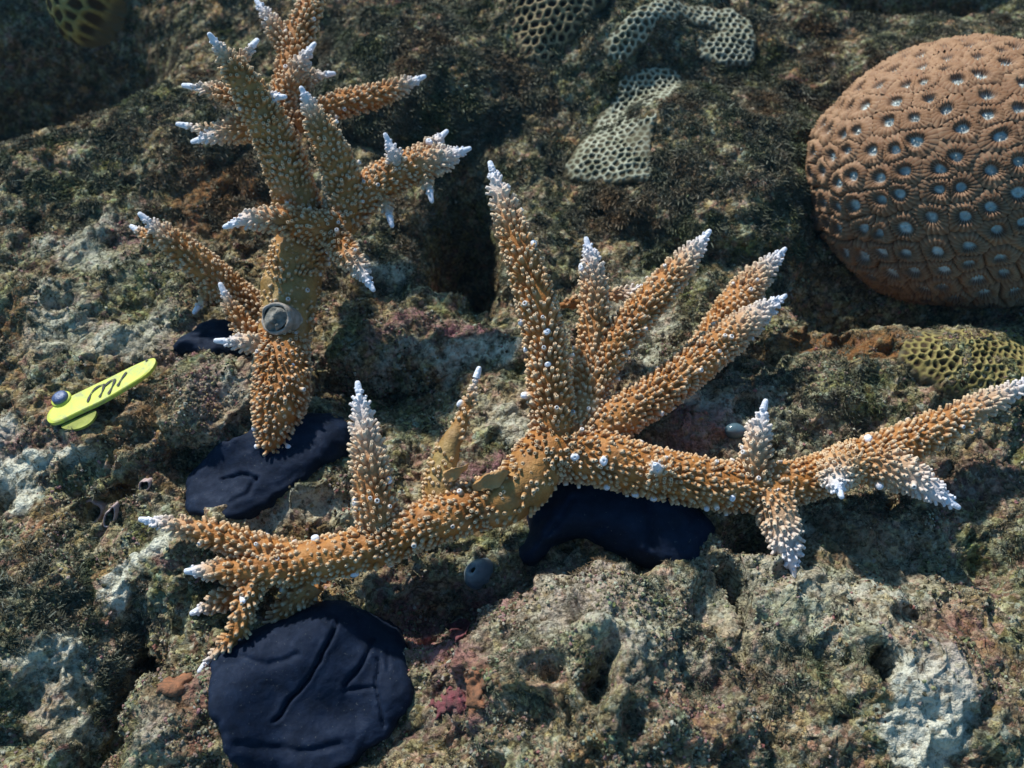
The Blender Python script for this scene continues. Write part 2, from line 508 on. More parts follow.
# ------------------------------------------------------------------ rocks
def cube_sphere(n):
    vs = []; fs = []
    lin = np.tan(np.linspace(-1, 1, n) * math.pi / 4)
    A, B = np.meshgrid(lin, lin)
    A = A.ravel(); B = B.ravel(); O = np.ones_like(A)
    gf = grid_faces(n, n)
    for k, (f) in enumerate([np.stack([A, B, O], 1), np.stack([-A, B, -O], 1), np.stack([O, A, B], 1), np.stack([-O, -A, B], 1),
                             np.stack([B, O, A], 1), np.stack([B, -O, -A], 1)]):
        vs.append(f); fs.append(gf + k * n * n)
    v = np.concatenate(vs); f = np.concatenate(fs)
    v /= np.linalg.norm(v, axis=1, keepdims=True)
    key = np.round(v * 1e6).astype(np.int64)
    _, idx, inv = np.unique(key, axis=0, return_index=True, return_inverse=True)
    return v[idx], inv.ravel()[f]

CS = {}
def rock(label, px, py, d, radii, yaw, seed, n=110, extra=None, turf=1.0, lump=0.16, box=1.0, dents=()):
    if n not in CS: CS[n] = cube_sphere(n)
    v, f = CS[n]
    c0 = P(px, py, d)
    q = np.sign(v) * np.abs(v) ** box
    R = np.array(radii)
    low = 1 + lump * fbm(v + seed * 3.1, 1.6, 2, seed)
    q = q * low[:, None] * R
    cs, sn = math.cos(yaw), math.sin(yaw)
    q = q @ np.array([[cs, sn, 0], [-sn, cs, 0], [0, 0, 1]])
    w = q + c0
    nn = normals_of(w, f)
    if (nn * q).sum() < 0: nn = -nn; f = f[:, ::-1]
    fine = w + nn * detail(w, 0.9, 0)[:, None]
    for (sx, sy, rm, dep) in dents:
        fx, fy, fd = to_px(w)
        k = np.argmin((fx - sx) ** 2 + (fy - sy) ** 2 + 1e6 * (nn @ FWD > 0.1))
        rr = np.linalg.norm(w - w[k], axis=1) / rm
        fine -= nn * (dep * np.exp(-rr ** 4))[:, None]
    m = masks(w)
    if extra is not None:
        for (sx, sy, sr, ch, stg) in extra:
            fx, fy, fd = to_px(fine)
            # stain centre found on the rock itself, radius in metres
            k = np.argmin((fx - sx) ** 2 + (fy - sy) ** 2 + 1e6 * np.maximum(0, fd - fd.min() - R.max()))
            rr = np.linalg.norm(w - w[k], axis=1) / (sr * 0.00033)
            m[:, ch] = np.maximum(m[:, ch], stg * np.exp(-rr ** 2) * (0.6 + 0.4 * vnoise(w, 130, 5)))
        m = np.clip(m, 0, 1)
    loc = np.array([c0[0], c0[1], c0[2]])
    o = mesh_obj('reef_rock', fine - loc, f, M_ROCK, attrs={'mask': m})
    o.location = loc
    tag(o, label, 'rock')
    st_f = f
    bvh_add(w, f)
    fn = normals_of(fine, f)
    cov = turf_cover(w) * turf
    vis = fn[:, 2] > -0.55
    turf_src.append((fine[vis], fn[vis], cov[vis] * (1 - 0.95 * np.clip(m[vis, 0] * 1.4, 0, 1)), m[vis, 0]))
    return o

rock('crusty tan foreground rock with pink edge, below the dark putty in the centre', 612, 712, 0.297, (0.052, 0.050, 0.044), 0.3, 1,
     n=150, extra=[(495, 590, 36, 1, 1.4), (515, 575, 30, 1, 1.3), (560, 610, 25, 1, 0.5), (540, 660, 30, 0, 0.25), (640, 600, 60, 0, 0.3)], turf=0.8,
     dents=[(722, 605, 0.0085, 0.034), (722, 590, 0.007, 0.024), (598, 685, 0.0045, 0.011), (602, 668, 0.0042, 0.011), (608, 652, 0.004, 0.010), (616, 638, 0.0035, 0.008), (565, 612, 0.007, 0.007), (640, 722, 0.005, 0.008), (545, 665, 0.004, 0.007), (690, 680, 0.012, 0.006), (520, 730, 0.012, 0.006)])
rock('pale edged rock lying under the left arm of the big staghorn coral', 243, 590, 0.336, (0.035, 0.042, 0.032), -0.2, 2,
     n=120, extra=[(145, 560, 25, 0, 0.9), (170, 620, 30, 0, 0.6), (290, 520, 40, 0, 0.4)], turf=0.6)
rock('mossy boulder with a pale flank at the lower left edge', 42, 650, 0.318, (0.034, 0.050, 0.036), 0.25, 3,
     n=120, extra=[(62, 668, 30, 0, 0.85), (48, 715, 16, 0, 0.5)], turf=1.3)
rock('small rusty crusted rock left of the bottom putty lump', 190, 752, 0.285, (0.026, 0.026, 0.020), 0.0, 4,
     n=90, extra=[(190, 740, 40, 1, 0.5), (150, 730, 30, 0, 0.4)], turf=0.5)
rock('large fuzzy algae covered boulder left of the brain coral', 712, 205, 0.452, (0.072, 0.062, 0.050), 0.2, 5, n=130, turf=1.3)
rock('grey fuzzy ledge rising behind the brain coral', 930, 105, 0.495, (0.125, 0.045, 0.040), 0.18, 6, n=120, turf=1.4)
rock('knobbly pinkish rock between the yellow tag and the navy putty', 200, 415, 0.350, (0.030, 0.022, 0.018), 0.1, 7,
     n=90, extra=[(230, 385, 25, 0, 0.5), (210, 400, 30, 1, 0.4)], turf=0.5)
rock('dark mossy boulder at the top behind the smaller staghorn coral', 415, 95, 0.480, (0.060, 0.052, 0.036), -0.3, 8, n=110, turf=1.2)
rock('low greyish rock behind the upright branches of the big staghorn', 585, 392, 0.377, (0.052, 0.040, 0.024), 0.15, 9,
     n=110, extra=[(520, 420, 40, 0, 0.4), (640, 340, 40, 0, 0.5)], turf=0.5)
rock('flat dark rock shelf left of the upright branches, below the crevice', 405, 345, 0.392, (0.050, 0.026, 0.016), -0.12, 10,
     n=90, extra=[(480, 335, 25, 0, 0.8), (430, 318, 40, 1, 0.8)], turf=0.5)

BVH = BVHTree.FromPolygons([tuple(v) for v in np.concatenate(bvh_v)], np.concatenate(bvh_f).tolist())
def hit(px, py):
    r = Vector(ray(px, py)).normalized()
    h = BVH.ray_cast(Vector(CAM), r)
    if h[0] is None: return P(px, py, 0.4), np.array([0, 0, 1.0])
    n = h[1] if h[1].dot(r) < 0 else -h[1]
    return np.array(h[0]), np.array(n)

# ------------------------------------------------------------------ turf algae (uncountable: one object of instances)
def scatter(name, label, src_name, sv, sf, mat, pts, rot, scl):
    total = len(pts)
    me = bpy.data.meshes.new(name)
    me.vertices.add(total)
    me.vertices.foreach_set('co', pts.astype(np.float32).ravel())
    a = me.attributes.new('rot', 'FLOAT_VECTOR', 'POINT'); a.data.foreach_set('vector', rot.astype(np.float32).ravel())
    a = me.attributes.new('scl', 'FLOAT', 'POINT'); a.data.foreach_set('value', scl.astype(np.float32))
    me.update()
    o = bpy.data.objects.new(name, me); col.objects.link(o)
    o['kind'] = 'stuff'; o['label'] = label
    tm = bpy.data.meshes.new(src_name); tm.from_pydata(sv, [], sf); tm.materials.append(mat)
    to = bpy.data.objects.new(src_name, tm)       # only the source of the instances
    ng = bpy.data.node_groups.new(name + '_scatter', 'GeometryNodeTree')
    ng.interface.new_socket('Geometry', in_out='INPUT', socket_type='NodeSocketGeometry')
    ng.interface.new_socket('Geometry', in_out='OUTPUT', socket_type='NodeSocketGeometry')
    gi = ng.nodes.new('NodeGroupInput'); go = ng.nodes.new('NodeGroupOutput')
    ip = ng.nodes.new('GeometryNodeInstanceOnPoints'); ob = ng.nodes.new('GeometryNodeObjectInfo')
    ob.inputs['Object'].default_value = to
    ra = ng.nodes.new('GeometryNodeInputNamedAttribute'); ra.data_type = 'FLOAT_VECTOR'; ra.inputs[0].default_value = 'rot'
    sa = ng.nodes.new('GeometryNodeInputNamedAttribute'); sa.data_type = 'FLOAT'; sa.inputs[0].default_value = 'scl'
    ng.links.new(gi.outputs[0], ip.inputs['Points']); ng.links.new(ob.outputs['Geometry'], ip.inputs['Instance'])
    ng.links.new(ra.outputs[0], ip.inputs['Rotation']); ng.links.new(sa.outputs[0], ip.inputs['Scale'])
    ng.links.new(ip.outputs[0], go.inputs[0])
    md = o.modifiers.new('scatter', 'NODES'); md.node_group = ng
    return o

def build_turf(total=330000, grit=80000):
    pts = np.concatenate([t[0] for t in turf_src]); nrm = np.concatenate([t[1] for t in turf_src]); cov = np.concatenate([t[2] for t in turf_src]); bare = np.concatenate([t[3] for t in turf_src])
    fx, fy, fd = to_px(pts)
    ok = (fd > 0.05) & (fx > -200) & (fx < 1224) & (fy > -120) & (fy < 900)
    cl = fbm(pts, 110, 3, 55)
    w = np.clip(cov, 0, 1.5) ** 1.6 * ok * sstep(-0.5, 0.3, cl)
    idx = rng.choice(len(pts), size=total, replace=False, p=w / w.sum())
    p = pts[idx]; n = nrm[idx]
    n = n * 0.8 + np.array([0, 0, 0.4]) + rng.normal(0, 0.5, n.shape)
    n /= np.linalg.norm(n, axis=1, keepdims=True)
    rx = np.arccos(np.clip(n[:, 2], -1, 1)); rz = np.arctan2(n[:, 0], -n[:, 1])
    rot = np.stack([rx, rng.uniform(0, 0.5, total), rz], 1)
    scl = rng.uniform(0.5, 1.15, total) * (0.6 + 0.45 * np.clip(cov[idx], 0, 1.2)) * (0.75 + 0.5 * sstep(-0.3, 0.5, cl[idx]))
    tv = []; tf = []
    r2 = random.Random(3)
    for b in range(14):
        a0 = r2.uniform(0, 2 * math.pi); off = r2.uniform(0, 0.0012); ln = r2.uniform(0.0007, 0.0020); lean = r2.uniform(0.1, 1.3); wd = r2.uniform(0.00014, 0.00026)
        a1 = a0 + r2.uniform(-1.5, 1.5)
        bx, by = off * math.cos(a0), off * math.sin(a0); tw = r2.uniform(0, 6.28)
        i0 = len(tv)
        for s_ in range(3):
            t = s_ / 2
            cx = bx + math.cos(a1) * lean * ln * t * t; cy = by + math.sin(a1) * lean * ln * t * t; cz = ln * t * (1 - 0.3 * t)
            ww = wd * (1 - 0.5 * t)
            tv += [(cx - ww * math.cos(tw), cy - ww * math.sin(tw), cz), (cx + ww * math.cos(tw), cy + ww * math.sin(tw), cz)]
        tf += [(i0, i0 + 1, i0 + 3, i0 + 2), (i0 + 2, i0 + 3, i0 + 5, i0 + 4)]
    scatter('turf_algae', 'fuzzy brown and olive turf algae growing over the reef rock', 'turf_tuft', tv, tf, M_TURF, p - nrm[idx] * 0.0004, rot, scl)
    # loose grit and crumbs of coral lying on the barer rock
    cl2 = fbm(pts, 90, 4, 155)
    w = np.clip(1.25 - cov, 0.12, 1) * ok * sstep(-0.15, 0.45, cl2) * (1 - 0.9 * np.clip(bare * 1.4, 0, 1))
    idx = rng.choice(len(pts), size=grit, replace=False, p=w / w.sum())
    gv, gf = cube_sphere(3)
    gv = gv * (1 + 0.5 * np.array([[r2.uniform(-1, 1)] for _ in gv])) * np.array([1.2, 0.9, 0.7])
    scl = 0.00022 + 0.00060 * rng.random(grit) ** 3
    rot = rng.uniform(0, 6.28, (grit, 3))
    scatter('reef_grit', 'grey, cream and pinkish crumbs of coral grit strewn over the rock', 'grit_crumb', [tuple(v) for v in gv], gf.tolist(), M_GRIT, pts[idx] + nrm[idx] * 0.0001, rot, scl)
build_turf()

# ------------------------------------------------------------------ staghorn coral
def catmull(nodes, step=0.0011):
    n = np.asarray(nodes, float)
    ext = np.vstack([2 * n[0] - n[1], n, 2 * n[-1] - n[-2]])
    out = []
    for i in range(1, len(ext) - 2):
        p0, p1, p2, p3_ = ext[i - 1], ext[i], ext[i + 1], ext[i + 2]
        k = max(2, int(np.linalg.norm((p2 - p1)[:3]) / step))
        for t in np.arange(k) / k:
            out.append(0.5 * ((2 * p1) + (-p0 + p2) * t + (2 * p0 - 5 * p1 + 4 * p2 - p3_) * t * t + (-p0 + 3 * p1 - 3 * p2 + p3_) * t ** 3))
    out.append(ext[-2])
    return np.array(out)

def frames(c):
    T = np.gradient(c, axis=0); T /= np.linalg.norm(T, axis=1, keepdims=True)
    N = np.zeros_like(T)
    a = np.array([0, 0, 1.0]) if abs(T[0, 2]) < 0.8 else np.array([1.0, 0, 0])
    n = np.cross(T[0], a); n /= np.linalg.norm(n)
    for i in range(len(T)):
        n = n - T[i] * (n @ T[i]); n /= np.linalg.norm(n); N[i] = n
    return T, N, np.cross(T, N)

CUP_SIDES = 7
def cup_template():
    """tubular cup along +z, unit length and radius; (verts, faces, k)"""
    rings = [(1.25, 0.0, 0.0), (1.05, 0.38, 0.15), (0.96, 0.76, 0.55), (0.82, 0.98, 1.0), (0.52, 1.0, 1.0), (0.26, 0.72, 0.25)]
    v = []; k = []
    for (r, zc, kk) in rings:
        for s in range(CUP_SIDES):
            a = 2 * math.pi * s / CUP_SIDES
            v.append((r * math.cos(a), r * math.sin(a), zc)); k.append(kk)
    f = grid_faces(CUP_SIDES, len(rings), wrap_u=True)
    return np.array(v), f, np.array(k)
CT_V, CT_F, CT_K = cup_template()

BRANCHES = []     # (centre line, radius) of every branch, to drop cups that sit inside a neighbour
def branch(root, origin, nodes, cups=1.0, olive=0.0, tip=True, cup_len=1.0, white=0.012, seed=0, pale=0.0, name='branch', store=True):
    white = white * 1.3
    """nodes: (px, py, depth m, diameter px)"""
    pts = [np.append(P(px, py, d), 0.5 * w * d / FPX) for (px, py, d, w) in nodes]
    L = catmull(pts)
    c = L[:, :3]; r = np.maximum(L[:, 3] * (1 - 0.0) - 0.0009, 0.0011) * 0.95
    T, N, B = frames(c)
    S = np.concatenate([[0], np.cumsum(np.linalg.norm(np.diff(c, axis=0), axis=1))]); tot = S[-1]
    # rounded end
    if tip: r = r * (1 - 0.42 * np.clip(1 - (tot - S) / 0.024, 0, 1) ** 1.3)
    endr = r[-1]
    r = r * np.sqrt(np.clip((tot - S + 0.0003) / (endr * 1.1 + 1e-6), 0.02, 1))
    ns = 20
    A = np.linspace(0, 2 * math.pi, ns, endpoint=False)
    ring = c[:, None, :] + r[:, None, None] * (np.cos(A)[None, :, None] * N[:, None, :] + np.sin(A)[None, :, None] * B[:, None, :])
    vb = ring.reshape(-1, 3)
    rad = (vb - np.repeat(c, ns, 0)); rad /= (np.linalg.norm(rad, axis=1, keepdims=True) + 1e-9)
    vb = vb + rad * (np.repeat(r, ns) * (0.13 * vnoise(vb, 130, seed) + 0.09 * vnoise(vb, 380, seed + 3)))[:, None]
    tw = np.clip(1 - (tot - S) / (white * 1.4), 0, 1) if tip else np.zeros(len(S))
    tw = np.repeat(tw ** 1.1, ns)
    ov = olive if not callable(olive) else 0
    olv = np.repeat(np.array([olive(s / tot) for s in S]) if callable(olive) else np.full(len(S), olive), ns)
    k0 = np.clip(pale + 0.15 * vnoise(vb, 300, 8), 0, 1)
    m = np.stack([k0, tw, olv], 1)
    o = mesh_obj(name, vb - origin, grid_faces(ns, len(c), True)[:, ::-1], M_CORAL, root, {'mask': m})
    if store: BRANCHES.append((c, r))
    # cups
    if callable(cups) or cups > 0:
        rr = random.Random(seed * 13 + 5)
        cv = []; s = 0.002
        base = []
        while s < tot - 0.0012:
            i = min(np.searchsorted(S, s), len(S) - 1)
            ri = r[i]
            near = max(0.0, 1 - (tot - s) / 0.016) if tip else 0.0
            sp = 0.00200 - 0.0003 * near
            nseg = max(4, int(2 * math.pi * ri / sp))
            a0 = rr.uniform(0, 6.28)
            for q in range(nseg):
                cu = cups if not callable(cups) else cups(s / tot)
                if rr.random() > cu * 0.94: continue
                a = a0 + 2 * math.pi * (q + rr.uniform(-0.25, 0.25)) / nseg
                ss = s + rr.uniform(-0.0008, 0.0008)
                j = min(max(np.searchsorted(S, ss), 0), len(S) - 1)
                base.append((j, a, rr.random(), rr.random(), rr.random(), near))
            s += sp * 0.92
        if base:
            J = np.array([b[0] for b in base]); AA = np.array([b[1] for b in base])
            u1 = np.array([b[2] for b in base]); u2 = np.array([b[3] for b in base]); u3 = np.array([b[4] for b in base]); nr = np.array([b[5] for b in base])
            radial = np.cos(AA)[:, None] * N[J] + np.sin(AA)[:, None] * B[J]
            pos = c[J] + radial * (r[J] * 0.93)[:, None]
            keep = (tot - S[J]) > (0.0010 if tip else 0)
            big = u3 > 0.985
            ne = np.clip(1 - (tot - S[J]) / 0.009, 0, 1) if tip else np.zeros(len(J))
            length = (0.0014 + 0.0013 * u1) * (1 - 0.68 * ne) * cup_len * np.where(big, 1.35, 1)
            crad = (0.00050 + 0.00030 * u2) * np.where(big, 1.4, 1) * (1 - 0.10 * nr - 0.22 * ne)
            lean = np.where(big, 0.25, 0.5 + 0.5 * u2) + 0.9 * ne
            ax = radial + T[J] * lean[:, None]; ax /= np.linalg.norm(ax, axis=1, keepdims=True)
            x1 = np.cross(ax, T[J] + 0.01); x1 /= np.linalg.norm(x1, axis=1, keepdims=True); y1 = np.cross(ax, x1)
            tops = pos + ax * length[:, None]
            for (oc, orr) in BRANCHES[:-1] if store else BRANCHES:
                dd = np.linalg.norm(tops[:, None, :] - oc[None, ::3, :], axis=2)
                keep &= ~((dd < orr[None, ::3] * 0.98).any(1))
            kidx = np.where(keep)[0]
            if len(kidx):
                W = (pos[kidx, None, :] + CT_V[None, :, 0, None] * (crad[kidx])[:, None, None] * x1[kidx, None, :]
                     + CT_V[None, :, 1, None] * (crad[kidx])[:, None, None] * y1[kidx, None, :]
                     + CT_V[None, :, 2, None] * (length[kidx])[:, None, None] * ax[kidx, None, :])
                nt = len(CT_V)
                F = (CT_F[None] + (np.arange(len(kidx)) * nt)[:, None, None]).reshape(-1, 4)
                kk = CT_K[None, :] * (0.55 + 0.45 * u1[kidx])[:, None] + pale * 0.3
                tipk = np.clip(1 - (tot - S[J[kidx]]) / (white * 1.7), 0, 1) ** 1.1 if tip else np.zeros(len(kidx))
                tk = np.repeat(tipk[:, None], nt, 1)
                tk = np.maximum(tk, np.where(big[kidx], 0.8, 0.0)[:, None] * CT_K[None, :])
                tk = np.maximum(tk, (0.30 * (u2[kidx] > 0.5))[:, None] * CT_K[None, :])
                ok_ = np.repeat((olv[::ns][J[kidx]])[:, None], nt, 1) * 0.6
                m = np.stack([np.clip(kk, 0, 1).ravel(), np.clip(tk, 0, 1).ravel(), ok_.ravel()], 1)
                mesh_obj('polyp_cups', W.reshape(-1, 3) - origin, F, M_CORAL, o, {'mask': m}, props={'kind': 'stuff'})
    if tip:
        e = c[-1]; t = T[-1]
        tip_part(o, e - origin, t, min(max(0.0010, endr * 0.75), 0.0015), 0.0016 + 0.0009 * random.random())
    return o

def tip_part(parent, e, t, rad, ln, name='tip'):
    t = t / np.linalg.norm(t)
    x1 = np.cross(t, [0.3, 0.9, 0.2]); x1 /= np.linalg.norm(x1); y1 = np.cross(t, x1)
    prof = [(1.25, -1.1), (1.14, -0.3), (1.0, 0.3), (0.84, 0.75), (0.60, 0.95), (0.36, 1.02), (0.2, 0.98), (0.02, 0.92)]
    ns = 12; v = []
    for (rr, h) in prof:
        for s in range(ns):
            a = 2 * math.pi * s / ns
            wob = 1 + 0.08 * math.sin(3 * a + rad * 9000) + random.uniform(-0.04, 0.04)
            v.append(e + rr * rad * wob * (math.cos(a) * x1 + math.sin(a) * y1) + t * ln * h)
    return mesh_obj(name, np.array(v), grid_faces(ns, len(prof), True), M_TIP, parent)

def nub(root, origin, px, py, d, dirpx, rad, ln):
    """small pale branchlet standing off the branch under that pixel, rooted on the branch's own surface"""
    best = None
    for (c, r) in BRANCHES:
        x, y, dd = to_px(c)
        rp = r * FPX / dd
        e = np.hypot(x - px, y - py)
        sc_ = np.maximum(e / rp, 0.0) + dd * 3
        i = int(np.argmin(sc_ + 9 * (e > rp * 1.6)))
        if best is None or sc_[i] + 9 * (e[i] > rp[i] * 1.6) < best[0]: best = (sc_[i] + 9 * (e[i] > rp[i] * 1.6), c[i], r[i], dd[i])
    _, c0, r0, d0 = best
    u = P(px, py, d0) - c0; lu = np.linalg.norm(u)
    nrm = u - FWD * math.sqrt(max(r0 * r0 - lu * lu, (0.25 * r0) ** 2)); nrm /= np.linalg.norm(nrm)
    t = RGT * dirpx[0] + UPV * dirpx[1] - FWD * dirpx[2]; t = t / np.linalg.norm(t)
    t = t * 0.5 + nrm; t /= np.linalg.norm(t)
    e = c0 + nrm * r0 * 0.88 - origin
    x1 = np.cross(t, [0.3, 0.9, 0.2]); x1 /= np.linalg.norm(x1); y1 = np.cross(t, x1)
    prof = [(1.35, -0.15, 0), (1.15, 0.15, 0.05), (1.0, 0.42, 0.4), (0.92, 0.68, 0.85), (0.78, 0.86, 1), (0.55, 0.97, 1), (0.30, 1.0, 1), (0.16, 0.94, 0.7), (0.02, 0.86, 0.5)]
    ns = 10; v = []; m = []
    for (rr, h, w) in prof:
        for s_ in range(ns):
            a_ = 2 * math.pi * s_ / ns
            wob = 1 + 0.12 * math.sin(2 * a_ + px) + random.uniform(-0.07, 0.07)
            v.append(e + rr * rad * 0.78 * wob * (math.cos(a_) * x1 + math.sin(a_) * y1) + t * ln * 0.8 * h)
            m.append((0.2 * w, w, 0))
    mesh_obj('nub', np.array(v), grid_faces(ns, len(prof), True), M_CORAL, root, {'mask': np.array(m)})

# ---- the big colony in the middle
o1 = P(520, 520, 0.32)
big = thing('staghorn_coral', 'large orange brown staghorn coral with white tips sprawling across the centre', 'coral', o1)
B_ = lambda nodes, **k: branch(big, o1, nodes, **k)
B_([(568, 440, .318, 62), (545, 455, .312, 62), (515, 492, .306, 62), (478, 505, .303, 56), (430, 522, .301, 52), (380, 543, .299, 50), (330, 557, .298, 47), (285, 566, .298, 42), (235, 570, .298, 34), (190, 571, .299, 22)], seed=1, white=0.006, olive=lambda t: 0.42 * max(0, 1 - abs(t - 0.2) / 0.13), cups=lambda t: 0.45 if 0.12 < t < 0.27 else 0.9, cup_len=0.85)
B_([(545, 450, .316, 58), (600, 458, .313, 60), (640, 470, .312, 56), (690, 480, .313, 54), (745, 488, .315, 52), (800, 481, .318, 46), (850, 465, .321, 48), (900, 446, .324, 44), (950, 422, .327, 34), (1000, 397, .329, 24), (1040, 378, .331, 14)], seed=2, white=0.020)
B_([(310, 562, .300, 38), (270, 553, .300, 34), (225, 538, .301, 30), (180, 526, .302, 24), (145, 520, .303, 14)], seed=3, white=0.010)
B_([(383, 548, .301, 46), (375, 500, .299, 42), (368, 450, .300, 35), (362, 415, .301, 25), (358, 386, .302, 12)], seed=4, white=0.018, pale=0.12, cup_len=1.15)
B_([(445, 515, .305, 44), (441, 485, .305, 40), (448, 450, .307, 30), (462, 422, .309, 19), (471, 395, .310, 15), (478, 372, .311, 9)], seed=5, white=0.006, olive=lambda t: 0.85 * max(0, 1 - abs(t - 0.35) * 2.0), cups=lambda t: 0.25 if 0.3 < t < 0.62 else 0.9, cup_len=0.7)
B_([(556, 450, .316, 50), (551, 400, .314, 47), (544, 340, .314, 42), (529, 278, .314, 39), (511, 225, .315, 32), (498, 190, .316, 23), (491, 166, .317, 12)], seed=6, white=0.014, cup_len=1.1)
B_([(572, 445, .318, 60), (588, 395, .325, 42), (593, 345, .330, 34), (594, 300, .331, 32), (592, 265, .331, 28), (587, 243, .331, 19)], seed=7, white=0.012, pale=0.1)
B_([(588, 400, .326, 34), (612, 348, .330, 38), (645, 308, .335, 36), (678, 270, .340, 31), (700, 243, .343, 20), (708, 233, .344, 12)], seed=8, white=0.013)
B_([(575, 440, .318, 52), (615, 420, .322, 46), (665, 388, .331, 44), (710, 352, .340, 41), (750, 321, .347, 32), (782, 298, .352, 15)], seed=9, white=0.018)
B_([(672, 385, .352, 26), (700, 355, .356, 32), (728, 315, .361, 37), (755, 280, .366, 32), (783, 251, .370, 14)], seed=10, white=0.014)
B_([(560, 306, .348, 10), (585, 300, .348, 15), (620, 294, .349, 16), (652, 285, .350, 9)], seed=11, white=0.012)
B_([(758, 498, .317, 38), (755, 465, .313, 36), (759, 430, .311, 28), (765, 404, .310, 12)], seed=12, white=0.013, pale=0.22)
B_([(765, 488, .315, 44), (779, 520, .309, 44), (788, 550, .305, 38), (794, 573, .303, 16)], seed=13, white=0.015, pale=0.1)
B_([(848, 462, .322, 44), (838, 470, .309, 46), (836, 482, .302, 36), (840, 493, .298, 18)], seed=14, white=0.008, pale=0.25)
B_([(868, 462, .321, 50), (905, 474, .316, 42), (935, 492, .312, 30), (955, 505, .310, 14)], seed=15, white=0.018)
B_([(664, 478, .314, 40), (659, 472, .303, 34), (656, 466, .296, 22)], seed=16, white=0.003, pale=0.1)
B_([(262, 570, .300, 28), (246, 600, .294, 26), (238, 630, .291, 22), (215, 655, .290, 17), (203, 668, .290, 11)], seed=17, white=0.006)
B_([(312, 580, .305, 36), (290, 605, .304, 32), (272, 628, .303, 24), (260, 640, .303, 14)], seed=18, white=0.006, pale=0.1)
B_([(250, 585, .303, 26), (222, 600, .302, 26), (195, 612, .303, 16)], seed=19, white=0.005)
B_([(245, 590, .297, 16), (243, 600, .291, 14)], seed=20, white=0.006)
for (px, py, d, dr, rd, ln) in [
        (865, 440, .309, (0.0, .7, .7), .0022, .0035), (573, 455, .303, (0, .1, 1), .0020, .003), (601, 459, .303, (.0, .2, 1), .0021, .003),
        (634, 494, .304, (.1, -.3, .9), .0017, .003), (652, 500, .304, (.1, -.5, .8), .0018, .003), (606, 484, .305, (0, -.8, .6), .0017, .0035),
        (524, 396, .306, (-1, .1, .2), .0019, .0055), (522, 323, .302, (-1, .2, .1), .0017, .0032), (528, 350, .304, (-1, .1, .1), .0015, .003),
        (546, 333, .294, (0, .1, 1), .0016, .003), (532, 246, .291, (.1, .3, 1), .0018, .003), (547, 365, .299, (0, .2, 1), .0014, .003),
        (351, 503, .294, (-1, .3, .4), .0018, .003), (353, 512, .294, (-1, -.2, .4), .0014, .0025), (388, 480, .285, (.2, .2, 1), .0017, .003),
        (380, 550, .290, (0, 0, 1), .0018, .003), (357, 577, .291, (0, -.5, .8), .0019, .003), (310, 522, .300, (-.1, .9, .3), .0022, .0034),
        (458, 402, .307, (-.8, .5, .3), .0017, .003), (727, 495, .305, (0, -.2, 1), .0016, .003),
        (705, 505, .305, (0, -.7, .7), .0016, .0035), (872, 480, .312, (.4, -.6, .6), .0018, .005), (583, 268, .325, (0, .1, 1), .0022, .003),
        (551, 440, .303, (-.9, .1, .3), .0015, .003)]:
    nub(big, o1, px, py, d, dr, rd, ln)

# torn, healed tissue lips where a branch has broken off
def lip(root, origin, path, h, name='broken_lip'):
    """path: pixel arc of the base; a curled plate that flares towards its edge"""
    pts = catmull([np.append(P(a, b, c), w) for (a, b, c, w) in path], 0.0008)
    n = len(pts); v = []; rows = 7
    for k in range(rows * 2):
        t = (k if k < rows else 2 * rows - 1 - k) / (rows - 1)
        side = 0.0024 if k < rows else -0.0020
        for i in range(n):
            q = i / (n - 1)
            up = UPV * 1.0 - FWD * 0.15 + RGT * (q - 0.35) * 0.9
            w = pts[i, 3]
            pos = pts[i, :3] + up * h * t * w + (-FWD) * (side * (1 - 0.5 * t * t) + 0.0022 * t * t)
            v.append(pos)
    v = np.array(v)
    v += 0.0008 * np.stack([vnoise(v, 300, 1), vnoise(v, 300, 2), vnoise(v, 300, 3)], 1)
    f = grid_faces(n, rows * 2)
    m = np.zeros((len(v), 3)); m[:, 2] = 0.30; m[:, 0] = 0.22
    mesh_obj(name, v - origin, f, M_CORAL, root, {'mask': m})
lip(big, o1, [(446, 482, .302, .8), (458, 478, .299, 1.1), (464, 470, .301, .7)], 0.0040)
lip(big, o1, [(474, 492, .300, .5), (484, 488, .298, 1.0), (496, 486, .299, 1.3), (504, 482, .302, .9)], 0.0042)

# ---- the smaller colony behind, upper left
BRANCHES.clear()
o2 = P(285, 360, 0.36)
small = thing('staghorn_coral', 'smaller bushy staghorn coral standing at the upper left behind the yellow tag', 'coral', o2)
S_ = lambda nodes, **k: branch(small, o2, nodes, **k)
S_([(283, 330, .352, 50), (282, 365, .343, 60), (280, 400, .337, 58), (274, 430, .334, 40), (269, 455, .333, 20)], seed=31, white=0.002, tip=False, cup_len=1.0)
S_([(281, 375, .348, 54), (286, 325, .352, 58), (292, 280, .355, 62), (305, 240, .356, 62), (325, 215, .356, 50)], seed=32, tip=False, olive=lambda t: 0.75 * max(0, 1 - abs(t - 0.42) * 2.2), cups=lambda t: 0.6 if 0.15 < t < 0.6 else 0.9, cup_len=0.8)
S_([(305, 240, .360, 50), (296, 200, .355, 48), (280, 150, .346, 45), (258, 105, .335, 39), (234, 68, .325, 30), (212, 38, .318, 15)], seed=33, white=0.006, olive=0.45)  # brown branch; its shaded look is put into the colour as olive
S_([(338, 228, .358, 44), (345, 195, .353, 41), (333, 155, .345, 37), (317, 122, .338, 31), (303, 92, .333, 17)], seed=34, white=0.007, olive=0.3)  # olive tint here too paints the shade onto brown tissue
S_([(345, 225, .353, 36), (315, 228, .346, 34), (280, 220, .340, 31), (250, 219, .336, 24), (228, 226, .334, 12)], seed=35, white=0.011)
